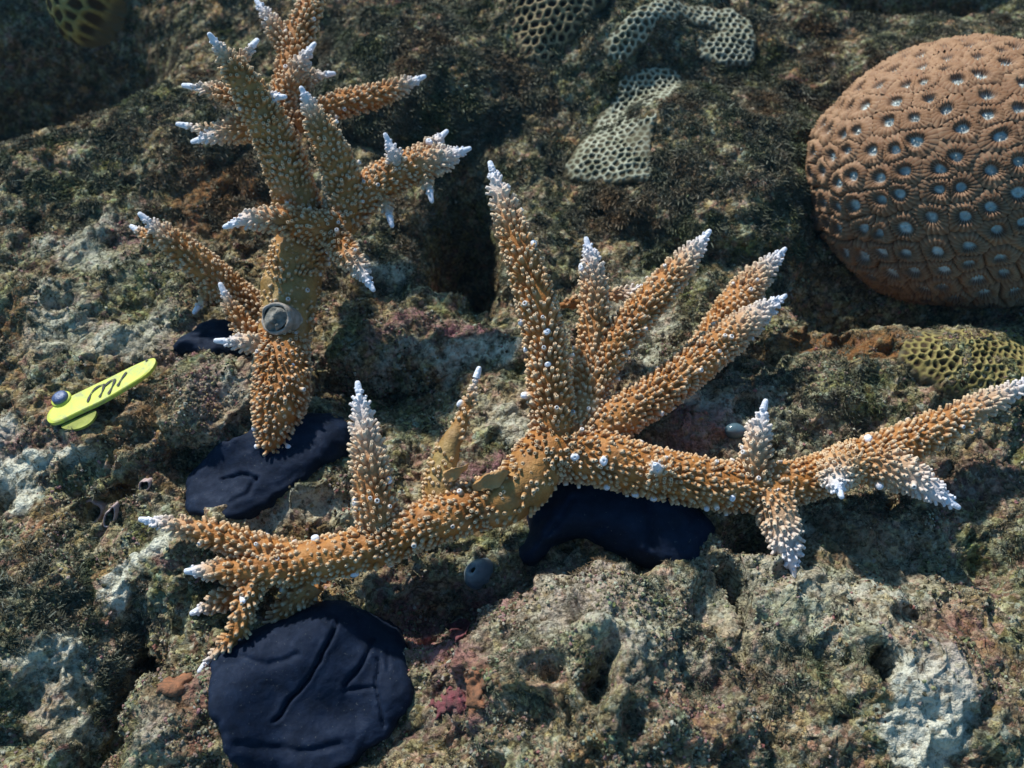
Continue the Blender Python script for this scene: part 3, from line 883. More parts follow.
S_([(345, 215, .358, 42), (372, 188, .357, 40), (405, 170, .357, 38), (440, 160, .357, 32), (466, 150, .357, 14)], seed=36, white=0.011)
S_([(400, 172, .359, 26), (425, 152, .362, 25), (444, 134, .364, 13)], seed=37, white=0.008)
S_([(402, 172, .355, 26), (394, 155, .351, 22), (387, 139, .349, 12)], seed=38, white=0.012, pale=.3)
S_([(420, 168, .357, 22), (428, 185, .354, 16), (431, 197, .353, 9)], seed=39, white=0.005)
S_([(380, 188, .357, 24), (386, 205, .354, 17), (391, 222, .353, 9)], seed=40, white=0.006)
S_([(335, 236, .350, 28), (348, 255, .342, 28), (362, 272, .337, 23), (371, 286, .335, 12)], seed=41, white=0.010)
S_([(300, 200, .368, 40), (284, 150, .371, 36), (284, 105, .374, 32), (292, 60, .378, 30), (305, 20, .382, 30), (322, -20, .386, 20)], seed=42, white=0.006)
S_([(294, 58, .379, 24), (280, 35, .379, 24), (258, 3, .379, 14)], seed=43, white=0.010)
S_([(286, 112, .374, 26), (290, 85, .372, 26), (301, 63, .370, 22), (313, 46, .369, 11)], seed=44, white=0.010, pale=.1)
S_([(290, 95, .376, 20), (310, 78, .376, 18), (331, 74, .376, 9)], seed=45, white=0.007)
S_([(295, 125, .373, 26), (330, 107, .374, 28), (370, 98, .377, 26), (405, 85, .380, 20), (421, 78, .381, 10)], seed=46, white=0.008)
S_([(262, 100, .346, 24), (235, 96, .347, 22), (210, 90, .348, 17), (187, 86, .348, 9)], seed=47, white=0.008)
S_([(272, 130, .352, 32), (245, 128, .352, 31), (220, 134, .352, 25), (196, 141, .352, 12)], seed=48, white=0.010)
S_([(232, 130, .353, 17), (210, 130, .353, 13), (182, 125, .353, 7)], seed=49, white=0.007, pale=.3)
S_([(232, 72, .334, 20), (245, 55, .336, 18), (255, 43, .337, 10)], seed=50, white=0.006)
S_([(250, 105, .338, 26), (268, 98, .335, 22), (281, 97, .333, 12)], seed=51, white=0.009, pale=.2)
S_([(275, 320, .372, 30), (240, 298, .370, 36), (205, 268, .363, 34), (170, 240, .356, 30), (142, 216, .352, 11)], seed=52, white=0.008, olive=0.2)
S_([(280, 350, .346, 30), (258, 344, .342, 24), (235, 342, .340, 20), (219, 341, .339, 11)], seed=53, white=0.010, pale=.1)
S_([(262, 350, .352, 28), (242, 325, .350, 24), (229, 303, .348, 18), (222, 288, .347, 10)], seed=54, white=0.005)
S_([(218, 275, .366, 24), (206, 295, .366, 20), (196, 310, .366, 10)], seed=55, white=0.004, olive=.3)
S_([(170, 236, .357, 26), (148, 236, .357, 22), (134, 228, .358, 9)], seed=56, white=0.003)
for (px, py, d, dr, rd, ln) in [(430, 147, .352, (0, .9, .4), .0020, .004), (292, 452, .330, (.9, -.1, .3), .0020, .005), (258, 447, .331, (-.9, -.1, .3), .0016, .003),
                                (258, 428, .330, (-.8, .1, .5), .0016, .003), (298, 366, .333, (.2, 0, 1), .0014, .002)]:
    nub(small, o2, px, py, d, dr, rd, ln)
# broken branch end, overgrown grey, facing the viewer
M_SCAR = simple_mat('overgrown_scar', (0.10, 0.10, 0.085), (0.34, 0.31, 0.27), 420, 0.9, 0.1, 0.8)
M_SCARRIM = simple_mat('healing_rim', (0.22, 0.18, 0.14), (0.46, 0.40, 0.35), 300, 0.8, 0.2, 0.4)
def broken_end(px, py, d, rad, depth):
    e = P(px, py, d); t = -FWD * 0.93 + UPV * 0.1 - RGT * 0.25; t /= np.linalg.norm(t)
    x1 = np.cross(t, UPV); x1 /= np.linalg.norm(x1); y1 = np.cross(t, x1)
    ns = 36
    def lathe(prof, amp, seed):
        v = []
        for (r, h) in prof:
            for s in range(ns):
                a = 2 * math.pi * s / ns
                v.append(e + r * rad * (math.cos(a) * x1 + math.sin(a) * y1) + t * h)
        v = np.array(v)
        return v + t * (amp * vnoise(v, 420, seed))[:, None] + 0.4 * amp * np.stack([vnoise(v, 250, seed + 4), vnoise(v, 250, seed + 5), vnoise(v, 250, seed + 6)], 1)
    pr = [(1.06, -depth), (1.02, -0.004), (1.06, -0.001), (1.0, 0.0008), (0.88, 0.0009), (0.80, 0.0)]
    ro = mesh_obj('broken_end', lathe(pr, 0.0009, 3) - o2, grid_faces(ns, len(pr), True), M_SCARRIM, small)
    pr2 = [(0.84 - 0.084 * k, 0.0003 + 0.0032 * math.sin(1.5 * k / 10)) for k in range(11)]
    mesh_obj('scar', lathe(pr2, 0.0015, 9) - o2, grid_faces(ns, len(pr2), True), M_SCAR, ro)
broken_end(276, 318, .3385, 0.0058, 0.012)

# ------------------------------------------------------------------ navy putty lumps
def sdf_poly(p, poly):
    n = len(poly); d = np.full(len(p), 1e9); s = np.ones(len(p))
    for i in range(n):
        a = poly[i]; b = poly[i - 1]
        e = b - a; w = p - a
        t = np.clip((w @ e) / (e @ e), 0, 1)
        d = np.minimum(d, ((w - t[:, None] * e) ** 2).sum(1))
        c1 = p[:, 1] >= a[1]; c2 = p[:, 1] < b[1]; c3 = e[0] * w[:, 1] > e[1] * w[:, 0]
        flip = (c1 & c2 & c3) | (~c1 & ~c2 & ~c3)
        s = np.where(flip, -s, s)
    return -s * np.sqrt(d)       # positive inside

def seg_dist(p, line):
    d = np.full(len(p), 1e9)
    for a, b in zip(line[:-1], line[1:]):
        e = b - a; w = p - a
        t = np.clip((w @ e) / (e @ e), 0, 1)
        d = np.minimum(d, ((w - t[:, None] * e) ** 2).sum(1))
    return np.sqrt(d)

def smooth_poly(poly, it=2):
    p = np.array(poly, float)
    for _ in range(it):
        q = np.roll(p, -1, 0)
        p = np.stack([0.75 * p + 0.25 * q, 0.25 * p + 0.75 * q], 1).reshape(-1, 2)
    return p

class Patch:
    """grid on a plane through a pixel's surface point; outline given as pixels"""
    def __init__(s, outline, normal, d=None, step=0.0007, margin=0.004, conform=True, blur=6):
        cx, cy = np.mean(outline, 0)
        if d is None:
            hp, hn = hit(cx, cy)
        else: hp = P(cx, cy, d)
        n = np.array(normal, float); n /= np.linalg.norm(n)
        x = np.cross([0, 1.0, 0], n); x /= np.linalg.norm(x); y = np.cross(n, x)
        s.o, s.n, s.x, s.y = hp, n, x, y
        s.poly = smooth_poly([s.flat(px, py) for px, py in outline])
        lo = s.poly.min(0) - margin; hi = s.poly.max(0) + margin
        s.gu = np.arange(lo[0], hi[0], step); s.gv = np.arange(lo[1], hi[1], step)
        A, Bm = np.meshgrid(s.gu, s.gv)
        s.uv = np.stack([A.ravel(), Bm.ravel()], 1)
        s.sd = sdf_poly(s.uv, s.poly)
        s.shape = A.shape
        base = np.zeros(len(s.uv))
        if conform:
            w0 = s.o + s.uv[:, :1] * x + s.uv[:, 1:] * y + n * 0.06
            nd = Vector(-n)
            for i in range(len(w0)):
                h = BVH.ray_cast(Vector(w0[i]), nd, 0.11)
                base[i] = 0.06 - h[3] if h[0] is not None else 0.0
            base = np.clip(base, -0.03, 0.03).reshape(s.shape)
            for _ in range(blur):
                pd = np.pad(base, 3, mode='edge')
                base = sum(pd[3 + i:3 + i + s.shape[0], 3 + j:3 + j + s.shape[1]] for i in (-3, 0, 3) for j in (-3, 0, 3)) / 9
            base = base.ravel()
        s.base = base
    def flat(s, px, py):
        r = ray(px, py); t = ((s.o - CAM) @ s.n) / (r @ s.n)
        q = CAM + t * r - s.o
        return np.array([q @ s.x, q @ s.y])
    def world(s, h, du=0, dv=0):
        return s.o + (s.uv[:, :1] + (du if np.ndim(du) == 0 else du[:, None])) * s.x + (s.uv[:, 1:] + (dv if np.ndim(dv) == 0 else dv[:, None])) * s.y + (h[:, None]) * s.n
    def build(s, name, v, cut, mat, origin, parent=None, mask=None):
        keep = s.sd > cut
        f = grid_faces(s.shape[1], s.shape[0])
        f = f[keep[f].all(1)]
        used = np.unique(f); rm = np.zeros(len(v), int); rm[used] = np.arange(len(used))
        attrs = {'mask': mask[used]} if mask is not None else None
        return mesh_obj(name, v[used] - origin, rm[f], mat, parent, attrs)

def putty(label, outline, normal, d, thick, creases=(), seed=0, rim=0.009, skirt=0.03, conform=True, amp=1.0):
    pa = Patch(outline, normal, d, 0.0006, 0.003, conform, 10)
    sd = pa.sd + 0.0022 * vnoise(np.c_[pa.uv, np.zeros(len(pa.uv))], 110, seed) + 0.0005 * vnoise(np.c_[pa.uv, np.zeros(len(pa.uv))], 420, seed + 1)
    t = np.clip(sd / rim, 0, 1)
    h = thick * np.sqrt(np.clip(1 - (1 - t) ** 2, 0, 1))
    h = np.where(sd < 0, sd * 9, h)
    h = np.maximum(h, -skirt)
    q = np.c_[pa.uv, np.zeros(len(pa.uv)) + seed]
    ins = sstep(0, 0.004, sd)
    h += amp * ins * (0.0026 * vnoise(q, 50, seed + 3) + 0.0008 * vnoise(q, 130, seed + 5) + 0.00018 * vnoise(q, 420, seed + 6) + 0.00010 * vnoise(q, 900, seed + 8))
    wob = 0.0006 * np.stack([vnoise(q, 260, 71), vnoise(q, 260, 72)], 1)
    for (line, depth, width) in creases:
        L = [pa.flat(a, b) for a, b in line]
        dist = seg_dist(pa.uv + wob, L)
        h -= depth * np.exp(-(dist / width) ** 2) * ins
        h += 0.10 * depth * np.exp(-((dist - 2.6 * width) / (1.6 * width)) ** 2) * ins
    v = pa.world(pa.base + h)
    org = pa.o - pa.n * 0.004
    o = pa.build('putty_lump', v, -0.0030, M_PUTTY, org)
    o.location = org
    return tag(o, label, 'putty')

putty('large cracked navy blue putty lump at the bottom, under the left arm of coral',
      [(262, 622), (300, 600), (335, 598), (372, 618), (400, 640), (412, 672), (408, 705), (390, 735), (352, 762), (300, 785), (250, 775), (228, 730), (215, 680), (210, 650), (230, 640)],
      (0.02, -0.36, 0.93), 0.287, 0.008,
      [([(335, 620), (322, 660), (300, 690), (276, 720)], .0026, .0005), ([(372, 640), (360, 665), (345, 685)], .0018, .0006), ([(376, 660), (376, 690), (384, 725)], .0016, .0005),
       ([(345, 690), (375, 688)], .0009, .0006), ([(384, 650), (386, 670)], .0010, .0005), ([(230, 655), (270, 665), (300, 655)], .0010, .0010), ([(250, 740), (300, 752), (340, 745)], .0012, .0012)], seed=2)
putty('broad flat navy putty lump beside the pinkish rock, below the smaller coral',
      [(188, 470), (215, 452), (245, 442), (268, 420), (300, 408), (338, 406), (352, 425), (342, 450), (325, 470), (300, 488), (272, 508), (240, 530), (205, 520), (184, 505)],
      (0.0, -0.30, 0.95), 0.337, 0.006,
      [([(228, 482), (245, 478), (262, 484)], .0014, .0008), ([(262, 484), (255, 500), (240, 508)], .0008, .0008), ([(275, 460), (300, 450)], .0008, .001)], seed=5)
putty('shaded navy putty filling the gap beneath the middle of the coral stem',
      [(522, 560), (524, 530), (540, 500), (556, 470), (600, 462), (650, 474), (690, 490), (716, 525), (712, 558), (690, 580), (655, 572), (622, 556), (590, 540), (562, 545), (545, 560)],
      (0.02, -0.42, 0.9), 0.319, 0.009,
      [([(570, 500), (560, 520), (545, 535)], .0014, .0008), ([(600, 528), (575, 540), (552, 552)], .0018, .0014), ([(640, 490), (648, 545)], .0017, .0018), ([(545, 515), (520, 535)], .0012, .001)], seed=7, conform=False, rim=0.013, amp=1.5)
putty('small dark blue putty wedge under the arm tip left of the smaller coral',
      [(170, 352), (195, 325), (222, 312), (240, 322), (246, 345), (230, 358), (200, 360)], (-0.1, -0.35, 0.93), 0.364, 0.008, [([(195, 342), (225, 338)], .0010, .0008)], seed=9)

# ------------------------------------------------------------------ brain coral
def brain_coral():
    ctr = P(972, 176, 0.404)
    R = np.array([0.0710, 0.0600, 0.0560])
    rot = 0.35
    org = ctr - np.array([0, 0, 0.04])
    root = thing('brain_coral', 'large rounded orange brain coral with pale pits at the right edge', 'coral', org)
    # seeds on the unit sphere, relaxed
    r2 = np.random.default_rng(5)
    n = 420
    k = np.arange(n) + 0.5
    ph = np.arccos(1 - 2 * k / n); th = math.pi * (1 + 5 ** 0.5) * k
    s = np.stack([np.cos(th) * np.sin(ph), np.sin(th) * np.sin(ph), np.cos(ph)], 1)
    s += r2.normal(0, 0.030, s.shape); s /= np.linalg.norm(s, axis=1, keepdims=True)
    def surf(u):
        w = 1 + 0.050 * fbm(u, 1.7, 2, 4) + 0.016 * vnoise(u, 5.0, 6)
        return ctr + u * w[:, None] * R
    bv, bfc = cube_sphere(40)
    body = surf(bv) - 0.0042 * bv
    m = np.zeros((len(bv), 3)); m[:, 1] = 0.5; m[:, 2] = 0.85
    mesh_obj('body', body - org, bfc, M_BRAIN, root, {'mask': m})
    nth = 40; prof = np.array([0.0, 0.14, 0.27, 0.38, 0.48, 0.58, 0.68, 0.79, 0.90, 1.0])
    A = np.linspace(0, 2 * math.pi, nth, endpoint=False)
    view = CAM - ctr; view /= np.linalg.norm(view)
    order = np.argsort(-(s @ view)); single = set(order[:300].tolist()); RV = []; RM = []
    for i in range(n):
        c = s[i]
        if c[2] < -0.7: continue
        dots = s @ c
        nb = np.argsort(-dots)[1:13]
        e1 = np.cross(c, [0.2, 0.1, 0.97]); e1 /= np.linalg.norm(e1); e2 = np.cross(c, e1)
        # cell outline in the tangent plane (gnomonic bisectors)
        dirs = np.cos(A)[:, None] * e1 + np.sin(A)[:, None] * e2
        rr = np.full(nth, 0.3)
        for j in nb:
            mdir = c - s[j]
            # (c + t*dir) . (c - sj) = 0
            den = dirs @ mdir; num = -(c @ mdir)
            t = np.where(den < -1e-6, num / np.where(den < -1e-6, den, -1), 9)
            rr = np.minimum(rr, np.where(t > 0, t, 9))
        # soften the corners of the pit, keep the outline
        sm = rr.copy()
        for _ in range(6): sm = (np.roll(sm, 1) + np.roll(sm, -1) + 2 * sm) / 4
        sm = 0.55 * sm + 0.45 * sm.mean()
        depth = 0.0021 * (0.75 + 0.5 * r2.random())
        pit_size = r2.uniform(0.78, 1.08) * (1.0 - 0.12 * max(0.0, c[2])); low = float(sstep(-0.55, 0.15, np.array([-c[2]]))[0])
        nsept = 20
        sept = np.cos(A * nsept)                 # alternating septa: 48 samples -> +1,-1
        V = []; MK = []
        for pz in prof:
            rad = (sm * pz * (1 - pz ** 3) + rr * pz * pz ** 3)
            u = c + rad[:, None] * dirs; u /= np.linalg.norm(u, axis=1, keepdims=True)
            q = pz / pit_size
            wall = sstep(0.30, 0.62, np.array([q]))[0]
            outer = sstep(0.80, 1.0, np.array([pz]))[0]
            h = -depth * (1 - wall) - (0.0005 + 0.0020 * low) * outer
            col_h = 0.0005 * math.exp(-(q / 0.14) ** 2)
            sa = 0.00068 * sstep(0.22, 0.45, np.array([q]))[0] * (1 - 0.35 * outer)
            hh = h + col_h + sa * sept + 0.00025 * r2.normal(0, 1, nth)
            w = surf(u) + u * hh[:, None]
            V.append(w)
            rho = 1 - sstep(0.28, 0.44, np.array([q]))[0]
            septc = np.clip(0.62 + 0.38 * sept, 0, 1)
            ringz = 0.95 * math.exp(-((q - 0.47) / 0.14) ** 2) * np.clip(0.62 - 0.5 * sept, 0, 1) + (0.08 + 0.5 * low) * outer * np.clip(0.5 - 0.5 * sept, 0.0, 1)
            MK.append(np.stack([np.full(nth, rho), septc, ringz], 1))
        V = np.concatenate(V); MK = np.concatenate(MK)
        if i not in single:
            RV.append(V); RM.append(MK); continue
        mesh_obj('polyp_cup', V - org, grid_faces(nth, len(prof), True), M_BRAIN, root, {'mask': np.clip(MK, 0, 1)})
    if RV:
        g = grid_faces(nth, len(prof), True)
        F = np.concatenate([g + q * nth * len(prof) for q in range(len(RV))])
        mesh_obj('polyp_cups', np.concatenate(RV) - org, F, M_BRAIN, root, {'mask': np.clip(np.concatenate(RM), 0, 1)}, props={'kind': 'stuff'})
    return root
brain_coral()

# ------------------------------------------------------------------ honeycomb corals
def honeycomb(label, outline, normal, d, cell_px, mat, thick, seed, dome=0.0, fray=0.5, conform=True):
    pa = Patch(outline, normal, d, 0.00050, 0.003, conform, 8)
    dd = (pa.o - CAM) @ FWD
    cell = cell_px * dd / FPX
    r2 = np.random.default_rng(seed)
    lo = pa.uv.min(0); hi = pa.uv.max(0)
    sv = []
    j = 0; y = lo[1]
    while y < hi[1]:
        x = lo[0] + (cell / 2 if j % 2 else 0)
        while x < hi[0]:
            sv.append((x + r2.normal(0, cell * 0.16), y + r2.normal(0, cell * 0.16))); x += cell
        y += cell * 0.87; j += 1
    sv = np.array(sv)
    d1 = np.full(len(pa.uv), 9.0); d2 = np.full(len(pa.uv), 9.0)
    for s in sv:
        q = np.hypot(pa.uv[:, 0] - s[0], pa.uv[:, 1] - s[1])
        d2 = np.where(q < d1, d1, np.minimum(d2, q)); d1 = np.minimum(d1, q)
    e = (d2 - d1) / cell
    wall = 1 - sstep(0.12, 0.44, e)
    q3 = np.c_[pa.uv, np.zeros(len(pa.uv)) + seed]
    sd = pa.sd + 0.0016 + 0.0036 * fbm(q3, 150, 4, seed)
    ins = np.clip(sd / 0.006, 0, 1)
    h = thick * np.sqrt(np.clip(1 - (1 - ins) ** 2, 0, 1)) + dome * (1 - (1 - np.clip(sd / (sd.max() + 1e-9), 0, 1)) ** 2)
    h = np.where(sd < 0, sd * 3, h)
    h += ins * (0.0017 * wall * (0.8 + 0.4 * vnoise(q3, 300, 3)) - 0.0010) + 0.0004 * vnoise(q3, 500, 4)
    fr = np.clip(sstep(0.1, 0.5, fbm(q3, 55, 3, seed + 30)) * fray + (1 - sstep(0, 0.002, sd)), 0, 1)
    h -= 0.0012 * fr * wall
    m = np.stack([np.clip(wall, 0, 1), fr, fr * 0], 1)
    v = pa.world(pa.base + h)
    org = pa.o - pa.n * 0.004
    o = pa.build('honeycomb_coral', v, -0.0028, mat, org, None, m)
    o.location = org
    return tag(o, label, 'coral')

H_PALE = honey_material('pale_honeycomb', (0.22, 0.22, 0.14), (0.48, 0.48, 0.37), (0.07, 0.055, 0.03))
H_TAN = honey_material('tan_honeycomb', (0.22, 0.165, 0.08), (0.40, 0.31, 0.18), (0.025, 0.014, 0.009))
H_YEL = honey_material('yellow_honeycomb', (0.20, 0.155, 0.045), (0.38, 0.31, 0.12), (0.05, 0.03, 0.014))
NB = (0.0, -0.55, 0.84)
honeycomb('tan honeycomb coral patch at the top centre with dark cells', [(505, -25), (580, -30), (622, -8), (604, 16), (580, 40), (552, 70), (522, 66), (514, 30), (500, 10)], NB, 0.470, 8.6, H_TAN, 0.0012, 3, 0.004, fray=0.3)
honeycomb('pale arched honeycomb coral band curving along the top behind the fuzzy boulder', [(596, 58), (622, 34), (655, 12), (690, 0), (730, -2), (756, 8), (752, 62), (735, 66), (700, 62), (700, 36), (728, 30), (726, 22), (700, 18), (668, 24), (650, 40), (632, 62), (612, 74)], NB, 0.462, 7.4, H_PALE, 0.0012, 4, 0.001)
honeycomb('pale ragged honeycomb coral strip running down left of the fuzzy boulder', [(634, 60), (668, 52), (696, 66), (676, 88), (658, 112), (648, 135), (642, 165), (646, 192), (606, 188), (564, 176), (580, 148), (598, 118), (618, 86)], NB, 0.432, 7.0, H_PALE, 0.0012, 5, 0.001)
honeycomb('yellow olive honeycomb coral knob hanging in the top left corner', [(52, -25), (118, -25), (122, 0), (108, 30), (90, 45), (70, 36), (58, 14)], (0, -0.75, 0.66), 0.47, 13, H_YEL, 0.010, 6, 0.016, fray=0.2, conform=False)
honeycomb('yellowish honeycomb crust at the right edge below the brain coral', [(905, 350), (935, 322), (985, 308), (1040, 302), (1060, 330), (1055, 395), (1000, 400), (950, 388), (915, 372)], (0, -0.3, 0.95), None, 8.5, H_YEL, 0.0010, 7, 0.0, fray=0.95)

# ------------------------------------------------------------------ yellow tag
def yellow_tag():
    kY = NT('yellow_tag_plastic', 0.5, 0.35)
    film = kY.ramp(kY.noise(170, 6, 0.75, 0.5), [(0.50, 0), (0.66, 0.75)])
    M_Y = kY.base(kY.mix(film, kY.ramp(kY.noise(60, 3, 0.5), [(0.3, (0.52, 0.56, 0.05)), (0.7, (0.66, 0.68, 0.11))]), (0.30, 0.30, 0.16)))
    M_INK = simple_mat('black_marker_ink', (0.012, 0.012, 0.012), (0.02, 0.02, 0.02), 200, 0.6, 0.3, 0)
    M_BOLT = simple_mat('blue_grey_nail', (0.03, 0.05, 0.13), (0.12, 0.16, 0.30), 500, 0.35, 0.5, 0.3)
    A = P(49, 421, .333); Bp = P(70, 396, .340); E1 = P(158, 358, .345); E2 = P(150, 380, .338)
    org = P(100, 395, .342)
    root = thing('yellow_tag', 'bright yellow plastic tag with black handwriting nailed to the rock', 'tag', org)
    n = np.cross(E1 - A, Bp - A); n /= np.linalg.norm(n)
    if n @ FWD > 0: n = -n
    x = (E1 - A); x -= n * (x @ n); x /= np.linalg.norm(x); y = np.cross(n, x)
    o0 = P(100, 393, .3405)
    def fl(px, py, off=0.0):
        r = ray(px, py); t = ((o0 - CAM) @ n) / (r @ n)
        return CAM + t * r + n * off
    out = [(49, 424), (47, 417), (54, 407), (72, 397), (110, 379), (152, 358), (158, 361), (150, 374), (128, 388), (104, 402), (80, 413), (58, 424)]
    out = smooth_poly(out, 2)
    m = len(out)
    top = [fl(a, b, 0.0006) for a, b in out]; bot = [fl(a, b, -0.0008) for a, b in out]
    cen = np.mean(out, 0)
    ins = [(cen + (np.array(q) - cen) * 0.94) for q in out]
    topi = [fl(a, b, 0.0009) for a, b in ins]
    v = np.array(bot + top + topi)
    f = []
    for i in range(m):
        j = (i + 1) % m
        f += [[i, j, m + j, m + i], [m + i, m + j, 2 * m + j, 2 * m + i]]
    f += [list(range(2 * m, 3 * m)), list(range(m - 1, -1, -1))]
    mesh_obj('plate', v - org, f, M_Y, root, smooth=False)
    # a folded tab showing underneath, its shade painted in as darker yellow
    tb = [(56, 424), (80, 414), (96, 406), (92, 418), (80, 426), (66, 428)]
    tbs = smooth_poly(tb, 2); k = len(tbs)
    tv = np.array([fl(a, b, -0.0012) for a, b in tbs] + [fl(a, b, -0.0022) for a, b in tbs])
    tf = [[i, (i + 1) % k, k + (i + 1) % k, k + i] for i in range(k)] + [list(range(k)), list(range(2 * k - 1, k - 1, -1))]
    mesh_obj('tab', tv - org, tf, simple_mat('yellow_plastic_painted_shade', (0.20, 0.22, 0.03), (0.36, 0.38, 0.06), 150, 0.6, 0.3, 0.3), root, smooth=False)
    # pen strokes: a lower-case m and a slash
    def stroke(line, w):
        ln = catmull([np.append(fl(a, b, 0.00125), w) for a, b in line], 0.0004)
        vv = []; N_ = len(ln)
        T = np.gradient(ln[:, :3], axis=0); T /= np.linalg.norm(T, axis=1, keepdims=True)
        S = np.cross(n, T)
        for i in range(N_):
            w_ = w * (0.8 + 0.35 * math.sin(i * 0.5))
            vv += [ln[i, :3] + S[i] * w_, ln[i, :3] - S[i] * w_]
        return np.array(vv), [[2 * i, 2 * i + 1, 2 * i + 3, 2 * i + 2] for i in range(N_ - 1)]
    sv = []; sf = []
    for line in ([(89, 404), (93, 395), (99, 389), (106, 386)], [(106, 386), (104, 393), (101, 399)], [(106, 388), (112, 383), (117, 381)], [(117, 381), (114, 388), (110, 396)], [(128, 374), (123, 381), (119, 388)], [(149, 361), (147, 363)]):
        vv, ff = stroke(line, 0.00046)
        off = sum(len(q) for q in sv)
        sv.append(vv); sf += [[a + off for a in q] for q in ff]
    mesh_obj('handwriting', np.concatenate(sv) - org, sf, M_INK, root, smooth=False)
    # domed nail head on a washer rim
    c = fl(63, 401, 0.0008); e1 = x; e2 = y
    def lathe(prof, name, mat, ns=24):
        vv = [c + r * (math.cos(2 * math.pi * s / ns) * e1 + math.sin(2 * math.pi * s / ns) * e2) + n * h for (r, h) in prof for s in range(ns)]
        return mesh_obj(name, np.array(vv) - org, grid_faces(ns, len(prof), True), mat, root)
    lathe([(0.0037, 0), (0.0037, 0.0006), (0.0031, 0.0009), (0.0025, 0.0008)], 'washer', M_Y)
    lathe([(0.0029, 0.0006), (0.0030, 0.0014), (0.0027, 0.0021), (0.0018, 0.0025), (0.0009, 0.0026), (0.0001, 0.0026)], 'nail_head', M_BOLT)
yellow_tag()

# ------------------------------------------------------------------ small encrusters
FINE = np.concatenate([t[0] for t in turf_src])
def crust(name, label, cat, outline, normal, mat, thick, seed, lumps=300):
    pa = Patch(outline, normal, None, 0.0006, 0.002, True, 1)
    q3 = np.c_[pa.uv, np.zeros(len(pa.uv)) + seed]
    sd = pa.sd + 0.004 * fbm(q3, 260, 4, seed)
    w0 = pa.world(pa.base)
    near = FINE[(np.linalg.norm(FINE - pa.o, axis=1) < np.linalg.norm(w0 - pa.o, axis=1).max() + 0.012)]
    nh = (near - pa.o) @ pa.n; nu = (near - pa.o) @ pa.x; nv = (near - pa.o) @ pa.y
    base = pa.base.copy()
    for i in range(len(w0)):
        d2 = (nu - pa.uv[i, 0]) ** 2 + (nv - pa.uv[i, 1]) ** 2
        k = d2 < 0.0012 ** 2
        if k.any(): base[i] = nh[k].max()
    pa.base = base
    ins = np.clip(sd / 0.003, 0, 1)
    h = thick * np.sqrt(np.clip(1 - (1 - ins) ** 2, 0, 1)) + ins * 0.0006 * vnoise(q3, lumps, seed)
    h = np.where(sd < 0, sd * 3, h)
    o = pa.build(name, pa.world(pa.base + h), -0.002, mat, pa.o)
    o.location = pa.o
    return tag(o, label, cat)
M_SPONGE = simple_mat('orange_sponge', (0.12, 0.07, 0.045), (0.36, 0.15, 0.075), 420, 0.8, 0.2, 0.6)
M_CORALLINE = simple_mat('pink_coralline', (0.40, 0.14, 0.12), (0.62, 0.32, 0.27), 320, 0.85, 0.15, 0.6)
M_RED = simple_mat('red_sponge', (0.10, 0.055, 0.05), (0.26, 0.07, 0.085), 420, 0.8, 0.2, 0.6)
crust('orange_sponge', 'small orange sponge crust right of the bottom putty lump', 'sponge', [(462, 678), (478, 672), (486, 690), (480, 704), (466, 702)], (0, -.4, .9), M_SPONGE, 0.0008, 1)
crust('red_sponge', 'dark red sponge crust beside the orange one, near the bottom putty', 'sponge', [(432, 705), (448, 690), (466, 694), (462, 708), (444, 722), (432, 722)], (0, -.4, .9), M_RED, 0.0006, 2)
crust('pink_sponge', 'small pinkish red spot of sponge in the dark gap below the stem', 'sponge', [(452, 624), (462, 616), (468, 624), (464, 634), (454, 632)], (0, -.4, .9), M_RED, 0.0007, 3)
crust('orange_sponge', 'tiny orange sponge spot left of the bottom putty lump', 'sponge', [(158, 680), (176, 676), (188, 684), (178, 692), (162, 692)], (0, -.4, .9), M_SPONGE, 0.0007, 5)

# translucent-looking blue-grey sea squirt and a shiny bead
def blob(name, label, cat, px, py, lift, prof, axis, mat, squash=(1, 1)):
    hp, hn = hit(px, py)
    org = hp + np.array(axis) * 0
    t = np.array(axis, float); t /= np.linalg.norm(t)
    x1 = np.cross(t, [0.1, 0.2, 1.0]); x1 /= np.linalg.norm(x1); y1 = np.cross(t, x1)
    ns = 20; v = []
    for (r, h) in prof:
        for s in range(ns):
            a = 2 * math.pi * s / ns
            v.append(r * (squash[0] * math.cos(a) * x1 + squash[1] * math.sin(a) * y1) + t * (h + lift))
    v = np.array(v); v += 0.0003 * np.stack([vnoise(v + org, 200, 1), vnoise(v + org, 200, 2), vnoise(v + org, 200, 3)], 1)
    o = mesh_obj(name, v, grid_faces(ns, len(prof), True), mat)
    o.location = org
    return tag(o, label, cat)
M_SQUIRT = simple_mat('blue_grey_tunic', (0.10, 0.13, 0.16), (0.24, 0.28, 0.30), 180, 0.35, 0.5, 0.1)
M_BEAD = simple_mat('glossy_blue_grey', (0.05, 0.09, 0.11), (0.12, 0.18, 0.21), 150, 0.12, 0.6, 0)
blob('sea_squirt', 'soft blue grey sea squirt in the dark gap under the coral stem', 'sea squirt', 478, 572, -0.004,
     [(0.0045, -0.006), (0.0056, 0), (0.0054, 0.004), (0.0042, 0.0070), (0.0027, 0.0088), (0.0021, 0.0095), (0.0016, 0.0094), (0.0009, 0.0080)], (-0.35, -0.2, 0.9), M_SQUIRT, (0.8, 1.1))
blob('sea_squirt', 'tiny glossy blue bead like squirt left of the upright white tipped branchlet', 'sea squirt', 735, 431, 0.0006,
     [(0.0026, -0.003), (0.0031, 0), (0.0030, 0.0010), (0.0023, 0.0020), (0.0013, 0.0025), (0.0006, 0.0027), (0.0001, 0.0027)], (0, -0.3, 0.95), M_BEAD, (1.3, 0.9))

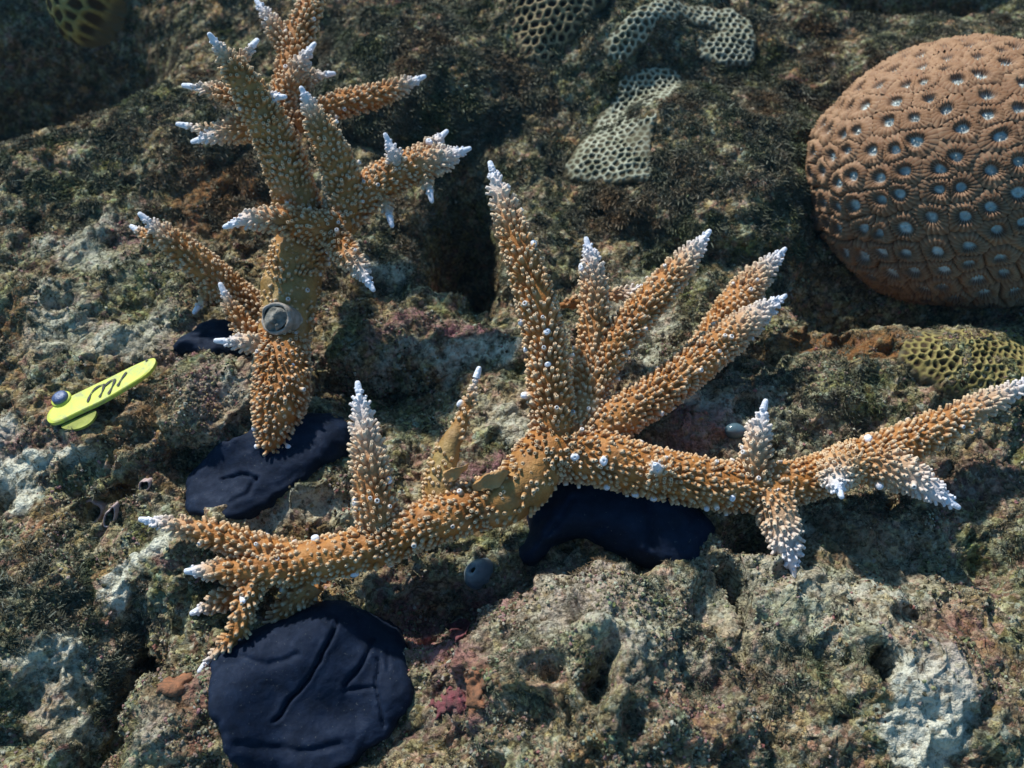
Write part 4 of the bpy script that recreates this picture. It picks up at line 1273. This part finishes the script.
# open shells / tube mouths with pale rims
M_SHELL = simple_mat('pinkish_shell_rim', (0.38, 0.24, 0.22), (0.62, 0.50, 0.47), 400, 0.6, 0.3, 0.3)
M_SHELLIN = simple_mat('maroon_shell_inside', (0.05, 0.012, 0.014), (0.12, 0.03, 0.03), 300, 0.5, 0.3, 0.3)
def shell(label, cx, cy, rx, ry, ang):
    hp, hn = hit(cx, cy)
    d = (hp - CAM) @ FWD - 0.002
    n = np.array([0.1, -0.65, 0.75]); n /= np.linalg.norm(n)
    x = np.cross([0, 1.0, 0], n); x /= np.linalg.norm(x); y = np.cross(n, x)
    o = hp + n * 0.001
    sc = d / FPX; ns = 36; v = []; v2 = []
    ca, sa = math.cos(ang), math.sin(ang)
    def pt(a, k, h):
        w = 1 + 0.22 * math.sin(2 * a + 1) + 0.12 * math.sin(3 * a + cx)
        u = rx * sc * k * w * math.cos(a); vv = ry * sc * k * w * math.sin(a)
        return (x * (u * ca - vv * sa) + y * (u * sa + vv * ca)) + n * h
    for (k, h) in [(1.25, -0.004), (1.12, 0.0004), (1.0, 0.0010), (0.90, 0.0006), (0.86, -0.001)]:
        for s in range(ns): v.append(pt(2 * math.pi * s / ns, k, h))
    for (k, h) in [(0.88, -0.0004), (0.78, -0.003), (0.6, -0.0055), (0.3, -0.007), (0.02, -0.0072)]:
        for s in range(ns): v2.append(pt(2 * math.pi * s / ns, k, h))
    root = thing('empty_shell', label, 'shell', o)
    mesh_obj('rim', np.array(v), grid_faces(ns, 5, True), M_SHELL, root)
    mesh_obj('hollow', np.array(v2), grid_faces(ns, 5, True), M_SHELLIN, root)
shell('empty maroon shell hollow with pale pink rim on the left rock face', 89, 513, 9, 17, -0.5)
shell('narrow slit shell with pale rim right of the larger empty shell', 111, 517, 4, 12, -0.1)
shell('tiny round tube mouth with pale rim above the pair of empty shells', 145, 486, 4, 7, 0)

# ------------------------------------------------------------------ the water's veil
def haze():
    v = np.array([(x, y, z) for z in (-1.6, 0.42) for y in (-3.5, 4.0) for x in (-4, 4)], float)
    f = np.array([[0, 2, 3, 1], [4, 5, 7, 6], [0, 1, 5, 4], [2, 6, 7, 3], [0, 4, 6, 2], [1, 3, 7, 5]])
    m = bpy.data.materials.new('water_haze'); m.use_nodes = True
    t = m.node_tree; t.nodes.remove(t.nodes['Principled BSDF'])
    p = t.nodes.new('ShaderNodeVolumePrincipled')
    p.inputs['Color'].default_value = (0.22, 0.62, 1.0, 1)
    p.inputs['Density'].default_value = HAZE_DENSITY
    p.inputs['Anisotropy'].default_value = 0.3
    t.links.new(p.outputs[0], t.nodes['Material Output'].inputs['Volume'])
    mesh_obj('haze', v, f, m, smooth=False, props={'kind': 'stuff', 'label': 'faint blue veil of sea water over the reef'})
haze()
